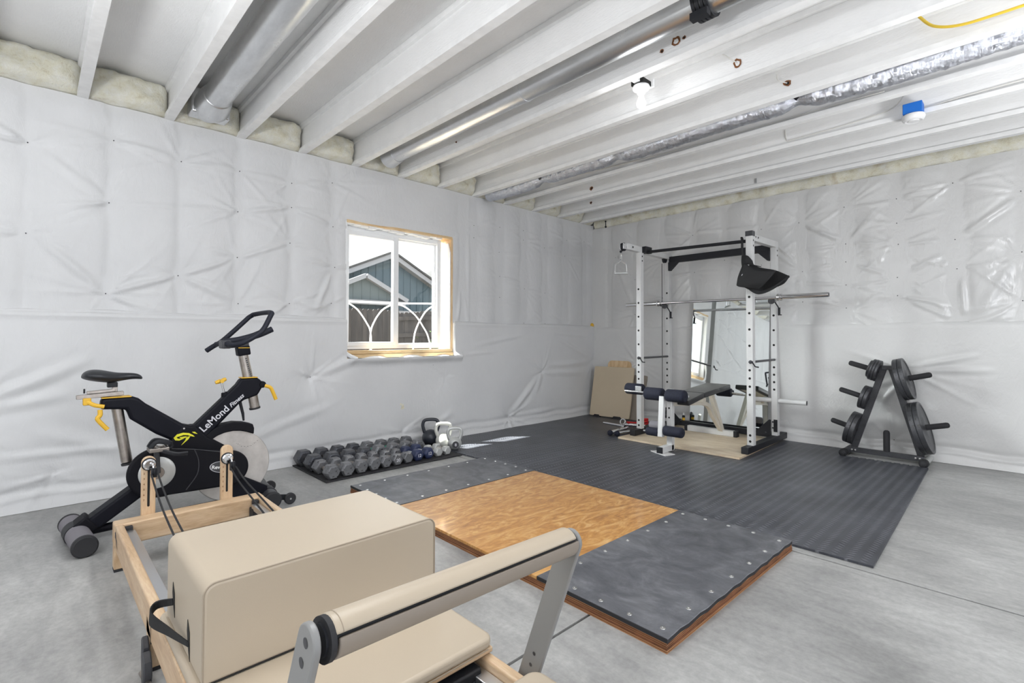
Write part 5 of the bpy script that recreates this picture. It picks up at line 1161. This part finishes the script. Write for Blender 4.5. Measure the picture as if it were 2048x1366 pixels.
lever([(BX + .035, .215, .748), (BX + .05, .245, .727), (BX + .052, .285, .716)], .011); lever([(BX + .05, .268, .700), (BX + .056, .268, .672), (BX + .06, .257, .655), (BX + .06, .275, .625), (BX + .06, .300, .592)], .0115)
# head: post, clamp, knob
mb = MB(); mb.tube([(BX, .978, 1.005), (BX, 1.012, .83)], .030, 24, flat=.85); p_ = build('handlebar_post', mb, 'steel', t)
mb = MB(); mb.tube([(BX, 1.040, .72), (BX, 1.056, .632)], .030, 24, flat=.85); build('handlebar_post', mb, 'steel', t)
mb = MB(); mb.tube([(BX, 1.055, .635), (BX, 1.057, .624)], .033, 24); build('post_stop', mb, 'blackrub', t)
mb = MB()
for q in range(10): mb.disc((BX + .0305, .992 + q * .0035, .955 - q * .0125), (1, 0, 0), .0045, 10)
build('scale_mark', mb, 'charcoal', p_, fix=False)
mb = MB(); mb.beam((BX, .976, 1.035), (BX, .985, .975), .075, .066, up=(1, 0, 0)); build('stem', mb, 'navy', t, bevel=0.008)
mb = MB(); mb.box(BX - .038, BX + .038, .945, 1.012, 1.021, 1.026); mb.box(BX - .037, BX + .037, .966, 1.062, .8285, .8345); build('yellow_ring', mb, 'yellow', t, bevel=0.002)
mb = MB(); mb.lathe([(0, .012), (.018, .010), (.022, 0), (.022, -.03), (0, -.03)], (BX + .03, 1.093, .782), (1, 0, 0), 20); build('lever_pivot', mb, 'navypl', t)
lever([(BX + .035, 1.105, .775), (BX + .045, 1.135, .762), (BX + .045, 1.150, .735), (BX + .045, 1.172, .680)], .0115)
mb = MB(); mb.tube([(BX, .882, .722), (BX, .876, .745)], [.024, .017], 16); mb2 = MB(); mb2.tube([(BX, .877, .735), (BX, .860, .805)], .007, 12); build('knob_boss', mb, 'navypl', t); build('knob_rod', mb2, 'chrome', t)
mb = MB(); mb.tube([(BX, .826, .808), (BX, .842, .813), (BX, .858, .817), (BX, .874, .824), (BX, .886, .828)], [.010, .013, .011, .013, .010], 14); mb.tube([(BX - .03, .858, .817), (BX + .03, .858, .817)], .011, 12); build('resistance_knob', mb, 'yellow', t)
# handlebars
XN, XF_ = BX + .165, BX - .165
E_ = {}
HB = smooth_path
loop = HB([(XF_ - .03, .818, 1.003), (XF_ - .01, .85, 1.03), (XF_, .90, 1.065), (XF_ + .01, .98, 1.145), (XF_ + .02, 1.055, 1.225)], 5) + HB([(XF_ + .03, 1.080, 1.244), (BX - .06, 1.105, 1.252), (BX + .06, 1.118, 1.254), (XN - .03, 1.112, 1.246)], 5) + HB([(XN - .02, 1.098, 1.224), (XN - .01, 1.060, 1.150), (XN, 1.020, 1.110), (XN, .95, 1.065), (XN - .03, .90, 1.045), (BX + .06, .875, 1.048)], 5)
mb = MB(); mb.tube(loop, .0155, 16); build('handlebar', mb, 'grip', t, smooth=180)
mb = MB(); mb.tube(HB([(XF_ + .02, .862, 1.045), (BX - .08, .875, 1.052), (BX + .06, .878, 1.052)], 4), .016, 14); mb.tube(HB([(BX + .02, .865, 1.062), (BX + .03, .96, 1.078), (BX + .035, 1.06, 1.105), (BX + .04, 1.145, 1.145)], 5), .019, 16); mb.tube(HB([(BX - .06, .875, 1.055), (BX - .055, .96, 1.075), (BX - .05, 1.06, 1.105), (BX - .05, 1.14, 1.145)], 5), .017, 16); build('base_bar', mb, 'grip', t)
mb = MB(); mb.beam((BX + .0, .86, 1.032), (BX + .0, 1.01, 1.046), .06, .028); mb.box(BX - .03, BX + .055, .848, .90, 1.02, 1.072); build('bar_clamp', mb, 'charcoal', t, bevel=0.008)
# lettering
ht = [o for o in COL.objects if o.name == 'head_tube'][0]
u = Vector((0, .216, .190)).normalized(); v = Vector((0, -u.z, u.y)); p0 = Vector((BX + .0345, .757, .513))
text('lettering', 'LeMond', 'letter', ht, p0, u, v, .058, bold=.0008); text('lettering', 'Fitness', 'letter', ht, p0 + u * .203 + v * .002, u, v, .036, shear=.3, bold=.0006)
mb = MB(); n = 40; xo = xg + .0006
for r0, r1, mi in ((1.0, .93, 0),):
    A_ = [(xo, .842 + .062 * r0 * math.cos(2 * PI * q / n), .302 + .034 * r0 * math.sin(2 * PI * q / n) - .13 * .062 * r0 * math.cos(2 * PI * q / n)) for q in range(n)]
    B_ = [(xo, .842 + .062 * r1 * math.cos(2 * PI * q / n), .302 + .034 * r1 * math.sin(2 * PI * q / n) - .13 * .062 * r1 * math.cos(2 * PI * q / n)) for q in range(n)]
    mb.add(A_ + B_, [(q, (q + 1) % n, n + (q + 1) % n, n + q) for q in range(n)], 0); mb.add([(x - .0003, y, z) for x, y, z in B_], [tuple(range(n))], 1)
build('badge', mb, ['letter', 'charcoal'], g, fix=False)
uu = Vector((0, 1, -.13)).normalized(); text('lettering', 'RevMaster', 'white', g, (xo + .0004, .789, .298), uu, Vector((0, .13, 1)).normalized(), .030, bold=.0006)
hc = [o for o in COL.objects if o.name == 'hub_cover'][0]
mb = MB(); xh = BX + .0468
def swoosh(up_, lo_):
    for (a, b), (c, d) in zip(zip(up_, up_[1:]), zip(lo_, lo_[1:])):
        mb.prism([a, b, d, c], (xh, 0, 0), YV, ZV, XV, 0, .0006)
swoosh([(.603, .503), (.620, .522), (.650, .528), (.680, .522), (.700, .508), (.710, .497)], [(.603, .5025), (.630, .508), (.652, .514), (.675, .511), (.694, .501), (.7095, .4965)])
swoosh([(.603, .5035), (.612, .488), (.632, .484), (.655, .493)], [(.6175, .506), (.624, .497), (.638, .494), (.6549, .497)])
swoosh([(.632, .503), (.655, .505), (.690, .5045)], [(.640, .494), (.660, .496), (.689, .5035)])
swoosh([(.668, .504), (.662, .482), (.642, .456)], [(.688, .504), (.678, .486), (.6425, .4555)])
swoosh([(.695, .527), (.710, .526), (.724, .512)], [(.6955, .5265), (.706, .517), (.7235, .5115)])
build('emblem', mb, 'lime', hc)

# ------------------------------------------------------------------ reformer (foreground), long axis along x
RX0, RX1, RY0, RY1, RZ = 1.41, 4.02, .287, .930, .224
t = thing('pilates_reformer', 'maple framed reformer with cream carriage and padded foot bar in the foreground', 'reformer', (2.6, .6, 0))
def rail(y0, y1, nm):
    mb = MB(); mb.box(RX0 + .06, RX1, y0, y1, .115, RZ); return build(nm, mb, 'maple', t, bevel=0.007, seg=3)
rail(RY0, RY0 + .032, 'side_rail'); rail(RY1 - .032, RY1, 'side_rail')
mb = MB(); mb.box(RX0, RX0 + .085, RY0 - .002, RY1 + .002, .125, RZ + .0015); build('head_beam', mb, 'mapley', t, bevel=0.008, seg=3)
mb = MB(); mb.box(RX1 - .06, RX1, RY0, RY1, .115, RZ); build('foot_beam', mb, 'mapley', t, bevel=0.008, seg=3)
for y in (RY0 + .02, RY1 - .02):
    mb = MB(); mb.prism([(RX0 + .002, 0.012), (RX0 + .060, 0.012), (RX0 + .085, .13), (RX0 + .002, .20)], (0, y, 0), XV, ZV, YV, -.020, .020); l = build('leg', mb, 'maplez', t, bevel=0.005)
    mb = MB(); mb.box(RX0 + .002, RX0 + .058, y - .019, y + .019, 0, .0122); build('foot_pad', mb, 'blackrub', l)
    mb = MB(); mb.prism([(2.375, 0.012), (2.425, 0.012), (2.46, .14), (2.38, .18)], (0, y, 0), XV, ZV, YV, -.020, .018); l = build('leg', mb, 'maplez', t, bevel=0.005)
    mb = MB(); mb.box(2.377, 2.423, y - .018, y + .016, 0, .0122); build('foot_pad', mb, 'blackrub', l)
    mb = MB(); mb.prism([(3.88, 0.0), (3.95, 0.0), (3.98, .14), (3.86, .14)], (0, y, 0), XV, ZV, YV, -.020, .018); build('leg', mb, 'maplez', t, bevel=0.005)
    yo = RY0 - .0008 if y < .5 else RY1 + .0008
    mb = MB(); mb.box(2.462, 2.4665, min(yo, y), max(yo, y), .112, RZ + .0005); build('fold_gap', mb, 'gap', t)
s0 = -1
mb = MB(); mb.prism([(2.44, .135), (2.465, .105), (2.466, .012), (2.452, .022), (2.437, .07)], (0, RY0 - .010, 0), XV, ZV, YV, -.012, .008); mb.prism([(2.470, .10), (2.50, .075), (2.51, .035), (2.50, .004), (2.475, .0), (2.468, .012)], (0, RY0 - .010, 0), XV, ZV, YV, -.014, .010); build('fold_hinge', mb, 'charcoal', t, bevel=0.004)
mb = MB(); mb.tube([(2.44, RY0 - .02, .02), (2.56, RY0 - .005, .012)], .008, 10); build('hinge_pin', mb, 'steel', t)
mb = MB()
for y in (RY0 + .033, RY1 - .072): mb.box(RX0 + .116, 3.94, y, y + .038, .172, .200)
build('track', mb, 'alu', t, bevel=0.002)
mb = MB()
for y in (RY0 + .034, RY1 - .064): mb.box(RX0 + .087, RX0 + .115, y, y + .03, .16, .215)
build('track_stop', mb, 'blackrub', t, bevel=0.004)
mb = MB(); mb.prism([(0, .0), (.03, .012), (.045, -.012), (.07, -.02), (.09, -.05), (.06, -.035), (.03, -.02), (.005, -.022)], (1.50, RY0 - .0006, .195), XV, ZV, YV, -.0004, 0); build('side_emblem', mb, 'charcoal', t)
# risers with pulleys and ropes
def riser(y, ztop, zp):
    mb = MB(); w = .029
    pr = [(-w, 0), (w, 0), (w, ztop - RZ + .10 - w)] + [(w * math.cos(a), ztop - RZ + .10 - w + w * math.sin(a)) for a in np.linspace(0, PI, 12)[1:-1]] + [(-w, ztop - RZ + .10 - w)]
    mb.prism(pr, (RX0 - .012, y, RZ - .10), YV, ZV, XV, -.012, .012); r_ = build('riser_post', mb, 'maplez', t, bevel=0.003)
    mb = MB(); mb.prism([(q[0], q[1]) for q in rrect(.010, ztop - RZ - .085, .005, 4)], (RX0 + .0006, y, RZ + (ztop - RZ) * .48), YV, ZV, XV, -.0003, .0003); build('slot', mb, 'gap', r_)
    for i, dgt in enumerate('234567'):
        text('number', dgt, 'torn', r_, (RX0 + .0006, y - .022, zp - .048 - i * .026), YV, ZV, .013)
    mb = MB(); mb.lathe([(0, .018), (.018, .018), (.020, .012), (.026, .010), (.027, 0), (0, 0)], (RX0 + .001, y, zp), (1, 0, 0), 24); p_ = build('pulley_mount', mb, 'chrome', t)
    mb = MB(); mb.lathe([(.024, .004), (.031, .004), (.031, 0), (.024, 0)], (RX0 + .001, y, zp), (1, 0, 0), 24, closed=True); build('mount_ring', mb, 'blackrub', p_)
    mb = MB(); mb.tube(smooth_path([(RX0 + .02, y + .004, zp + .004), (RX0 + .036, y + .01, zp + .004), (RX0 + .042, y + .012, zp - .015)]), .0045, 8); build('shackle', mb, 'chrome', p_)
    mb = MB(); mb.lathe([(0, -.008), (.020, -.008), (.022, -.005), (.016, 0), (.022, .005), (.020, .008), (0, .008)], (RX0 + .045, y + .014, zp - .035), (.35, 1, 0), 20); mb.box(RX0 + .036, RX0 + .054, y + .002, y + .026, zp - .058, zp - .012); build('rope_pulley', mb, 'black', p_, bevel=0.003)
    return (RX0 + .05, y + .014, zp - .04)
pa = riser(.423, .505, .468); pb = riser(.768, .510, .440)
for p, e1, e2 in ((pa, (2.66, .425, .255), (2.64, .47, .25)), (pb, (2.45, .80, .20), (2.40, .87, .19))):
    for k, e in enumerate((e1, e2)):
        o_ = Vector((.008, (-.012 if k == 0 else .014), 0)); a = V3(p) + o_; e = V3(e)
        m1 = a.lerp(e, .33) - Vector((0, 0, .055 if p is pa else .02)); m2 = a.lerp(e, .66) - Vector((0, 0, .05 if p is pa else .02))
        mb = MB(); mb.tube(smooth_path([a, a.lerp(m1, .4) - Vector((0, 0, .01)), m1, m2, e], 6), .0042, 8); build('rope', mb, 'rope', t)
mb = MB(); mb.lathe([(0, -.012), (.03, -.012), (.032, 0), (.03, .012), (0, .012)], (RX0 + .13, RY1 - .055, .15), (0, 1, 0), 20); mb.box(RX0 + .088, RX0 + .15, RY1 - .075, RY1 - .040, .125, .18); build('rope_guide', mb, 'blackrub', t, bevel=0.004)
# carriage
c = MB(); c.box(2.62, 3.385, RY0 - .005, RY1 + .002, RZ + .003, RZ + .018); cb = build('carriage_base', c, 'mapley', t, bevel=0.004)
c = MB(); c.prism([(p[0] + 3.0025, p[1] + .608) for p in rrect(.775, .650, .028, 6)], (0, 0, 0), XV, YV, ZV, RZ + .019, RZ + .050); cp = build('carriage_pad', c, 'cream', t, bevel=0.011, seg=4)
CZ_ = RZ + .0505
mb = MB(); mb.tube([(2.615 + .775 - .0 + .001, y, RZ + .0205) for y in np.linspace(RY0 + .01, RY1 - .02, 12)], .0016, 6); build('piping', mb, 'stitch', cp)
mb = MB(); mb.box(3.20, 3.40, RY0 + .36, RY1 - .05, .09, .215); mb.tube([(3.30, RY0 + .42, .15), (3.30, RY1 - .04, .15)], .045, 18); mb.box(3.36, 3.405, RY1 - .16, RY1 - .07, .105, .19); build('spring_housing', mb, 'black', t, bevel=0.006)
mb = MB()
for q in range(5):
    y = .42 + q * .085; mb.tube([(3.42 + i * .0035, y + .011 * math.cos(i * 1.2), .135 + .011 * math.sin(i * 1.2)) for i in range(120)], .0022, 6)
build('spring', mb, 'steel', t)
# standing platform at the foot end
c = MB(); c.prism([(p[0] + 3.735, p[1] + .608) for p in rrect(.36, .63, .035, 6)], (0, 0, 0), XV, YV, ZV, RZ + .002, RZ + .048); build('standing_pad', c, 'cream', t, bevel=0.012, seg=4)
# foot bar
ar, al = (3.645, .955, .600), (3.69, .300, .645)
br, bl = (3.485, .948, .155), (3.53, .272, .155)
for a, b, nm in ((br, ar, 1), (bl, al, 0)):
    a, b = V3(a), V3(b); d = (b - a).normalized(); wv = YV; sd = d.cross(V3(wv)).normalized(); L = (b - a).length
    mb = MB(); w = .030
    prf = [(-w, 0), (w, 0), (w, L)] + [(w * math.cos(q), L + w * math.sin(q)) for q in np.linspace(0, PI, 14)[1:-1]] + [(-w, L)]
    mb.prism(prf, a, sd, d, wv, -.006, .006); m_ = build('foot_bar_arm', mb, 'greyarm', t, bevel=0.003)
    mb = MB()
    for q in (.10, .135): mb.disc(a + d * q + V3((0, -.0065, 0)), (0, -1, 0), .005); mb.disc(a + d * q + V3((0, .0065, 0)), (0, 1, 0), .005)
    for q in (L + .004, L - .030): mb.disc(a + d * q + V3((0, -.0065, 0)), (0, -1, 0), .008)
    build('arm_bolt', mb, 'charcoal', m_, fix=False)
p0, p1 = Vector((3.685, .316, .640)), Vector((3.645, .940, .602)); ax = (p1 - p0).normalized()
up = (Vector((0, 0, 1)) - ax * ax.z).normalized(); fw_ = ax.cross(up).normalized()     # fw_ = +x side
def sector(r0, r1, a0, a1, l0, l1, nm, mat, n=16, bev=0.0):
    mb = MB(); pr = [(r1 * math.cos(math.radians(a0 + (a1 - a0) * i / n)), r1 * math.sin(math.radians(a0 + (a1 - a0) * i / n))) for i in range(n + 1)] + [(r0 * math.cos(math.radians(a1 - (a1 - a0) * i / n)), r0 * math.sin(math.radians(a1 - (a1 - a0) * i / n))) for i in range(n + 1)]
    mb.prism(pr, p0, fw_, up, ax, l0, l1); return build(nm, mb, mat, t, bevel=bev, smooth=40)
LB_ = (p1 - p0).length
mb = MB(); mb.tube([p0, p1], .024, 20); build('foot_bar_core', mb, 'black', t)
sector(.0245, .0345, 28, 205, .012, LB_ - .004, 'foot_bar_pad', 'cream', 22, .003)
sector(.0245, .0325, 212, 378, .018, LB_ + .004, 'foot_bar_sleeve', 'taupe', 22, .002)
mb = MB(); mb.tube([p0 + ax * .004, p0 + ax * .013], .0335, 28); build('bar_end_ring', mb, 'blackrub', t)
mb = MB(); mb.tube([p0 + ax * .024 + (fw_ * math.cos(a) + up * math.sin(a)) * .0348 for a in np.linspace(.5, 3.4, 16)], .0008, 6); build('pad_stitch', mb, 'stitch', t)

# ------------------------------------------------------------------ sitting box
bx0, bx1, by0, by1, bz0_, bz1 = 2.655, 3.078, .297, .952, CZ_ + .0008, .512
t = thing('sitting_box', 'big cream upholstered sitting box lying across the reformer carriage', 'box', ((bx0 + bx1) / 2, (by0 + by1) / 2, bz0_))
mb = MB(); n = 6; r = .030
prof = [(bx0, bz0_), (bx1, bz0_)] + [(bx1 - r + r * math.cos(a), bz1 - r + r * math.sin(a)) for a in np.linspace(0, PI / 2, 8)] + [(bx0 + r + r * math.cos(a), bz1 - r + r * math.sin(a)) for a in np.linspace(PI / 2, PI, 8)]
prof2 = [(by0, bz0_), (by1, bz0_)] + [(by1 - r + r * math.cos(a), bz1 - r + r * math.sin(a)) for a in np.linspace(0, PI / 2, 10)] + [(by0 + r + r * math.cos(a), bz1 - r + r * math.sin(a)) for a in np.linspace(PI / 2, PI, 10)]
mb.prism(prof2, (0, 0, 0), YV, ZV, XV, bx0, bx1); body = build('box_body', mb, 'cream', t, bevel=0.009, seg=4, smooth=50)
mb = MB()
pth = [(bx1 - .0012, y, z) for y, z in ([(by0 + .0015, bz0_ + .01), (by0 + .0015, bz1 - r)] + [(by0 + r - (r - .0015) * math.cos(a), bz1 - r + (r - .0015) * math.sin(a)) for a in np.linspace(0, PI / 2, 8)] + [(by1 - r + (r - .0015) * math.sin(a), bz1 - r + (r - .0015) * math.cos(a)) for a in np.linspace(0, PI / 2, 8)] + [(by1 - .0015, bz0_ + .01)])]
pth = [(x - .002, y + (.002 if y > .6 else -.0), z) for x, y, z in pth]
mb.tube(pth, .0022, 8); build('seam', mb, 'stitch', body)
mb = MB()
for a, b in (((2.745, .375), (2.765, .335)), ((2.93, .345), (2.95, .30))):
    mb.prism([(a[0], a[1] + .03), (a[0] + .022, a[1] + .005), (b[0] + .006, b[1] - .02), (b[0] - .008, b[1]), (a[0] - .006, a[1])], (0, by0 - .0008, 0), XV, ZV, YV, -.0006, .0006)
build('strap_slot', mb, 'gap', t)
c1 = [(2.752, by0 - .002, .362), (2.715, by0 - .036, .350), (2.742, by0 - .050, .336), (2.84, by0 - .024, .326), (2.945, by0 - .002, .325)]
c2 = [(2.757, by0 - .002, .345), (2.700, by0 - .034, .322), (2.738, by0 - .052, .302), (2.85, by0 - .026, .308), (2.950, by0 - .002, .315)]
o = sheetpatch([c1, [tuple((V3(a) + V3(b)) / 2) for a, b in zip(c1, c2)], c2], 'carry_strap', 'strap', t, .004)
mb = MB(); mb.tube([(bx1 - .0, y, bz0_ + .0015) for y in np.linspace(by0 + .01, by1 - .01, 10)], .002, 6); build('bottom_seam', mb, 'gap', t)
# ------------------------------------------------------------------ light, world, camera
w = bpy.data.worlds.new('sky'); S.world = w; w.use_nodes = True
bg = w.node_tree.nodes['Background']; bg.inputs['Color'].default_value = (0.90, 0.93, 1.0, 1); bg.inputs['Strength'].default_value = 3.0
def sun(name, d, strength, angle, col=(1, 1, 1)):
    l = bpy.data.lights.new(name, 'SUN'); l.energy = strength; l.angle = math.radians(angle); l.color = col
    o = bpy.data.objects.new(name, l); COL.objects.link(o); o.location = (-3, -2, 6)
    o.rotation_euler = Vector(d).to_track_quat('-Z', 'Y').to_euler(); return o
sun('sun', (0.39, 0.43, -1.0), 28.0, 0.6, (1, 0.97, 0.92))
sun('bright_hazy_sky', (0.74, 0.60, -0.30), 12, 34, (0.96, 0.98, 1.0))
def area(name, loc, rot, sx, sy, power, col=(1, 1, 1)):
    l = bpy.data.lights.new(name, 'AREA'); l.shape = 'RECTANGLE'; l.size = sx; l.size_y = sy; l.energy = power; l.color = col
    o = bpy.data.objects.new(name, l); COL.objects.link(o); o.location = loc; o.rotation_euler = rot; return o
def lamp(name, loc, power, size=0.12):
    l = bpy.data.lights.new(name, 'POINT'); l.energy = power; l.shadow_soft_size = size; l.color = (0.965, 0.98, 1.0)
    o = bpy.data.objects.new(name, l); COL.objects.link(o); o.location = loc; return o
lamp('bulb_light', (2.70, 2.80, 2.50), 4)
lamp('fill_light', (3.3, -2.9, 1.2), 42, 0.2); lamp('fill_light', (4.95, 3.6, 1.6), 40, 0.3)  # added fill points out of frame, no fixtures stand there
area('ceiling_fill', (3.1, -0.7, 1.6), (math.radians(180), 0, 0), 0.4, 0.4, 72, (0.965, 0.98, 1.0)); area('ceiling_fill', (5.6, 3.1, 1.2), (math.radians(180), 0, 0), 0.4, 0.4, 36, (0.965, 0.98, 1.0))  # added up-facing fill, brightens the ceiling from out of frame
area('overhead_fill', (2.75, 1.25, 2.64), (0, 0, 0), 1.2, 0.3, 26, (0.965, 0.98, 1.0))  # added downward fill above the frame, not a fixture of the room
f, yaw, pitch, roll, cy = 1002.743, 0.8078, 0.0188, 0.0018, 655.14
cd = bpy.data.cameras.new('camera'); cam = bpy.data.objects.new('camera', cd); COL.objects.link(cam); S.camera = cam
fwd = Vector((-math.sin(yaw) * math.cos(pitch), math.cos(yaw) * math.cos(pitch), math.sin(pitch))); r0 = Vector((math.cos(yaw), math.sin(yaw), 0)); u0 = r0.cross(fwd)
rr_ = r0 * math.cos(roll) + u0 * math.sin(roll); uu_ = u0 * math.cos(roll) - r0 * math.sin(roll)
cam.matrix_world = Matrix(((rr_.x, uu_.x, -fwd.x, 4.4335), (rr_.y, uu_.y, -fwd.y, 0), (rr_.z, uu_.z, -fwd.z, 1.096), (0, 0, 0, 1)))
cd.sensor_width = 36; cd.lens = f / 2048 * 36; cd.shift_y = -(683 - cy) / 2048; cd.clip_start = 0.05; cd.clip_end = 200
S.view_settings.view_transform = 'Standard'; S.view_settings.look = 'None'; S.view_settings.gamma = 1; S.view_settings.use_curve_mapping = False; S.view_settings.exposure = 0.17
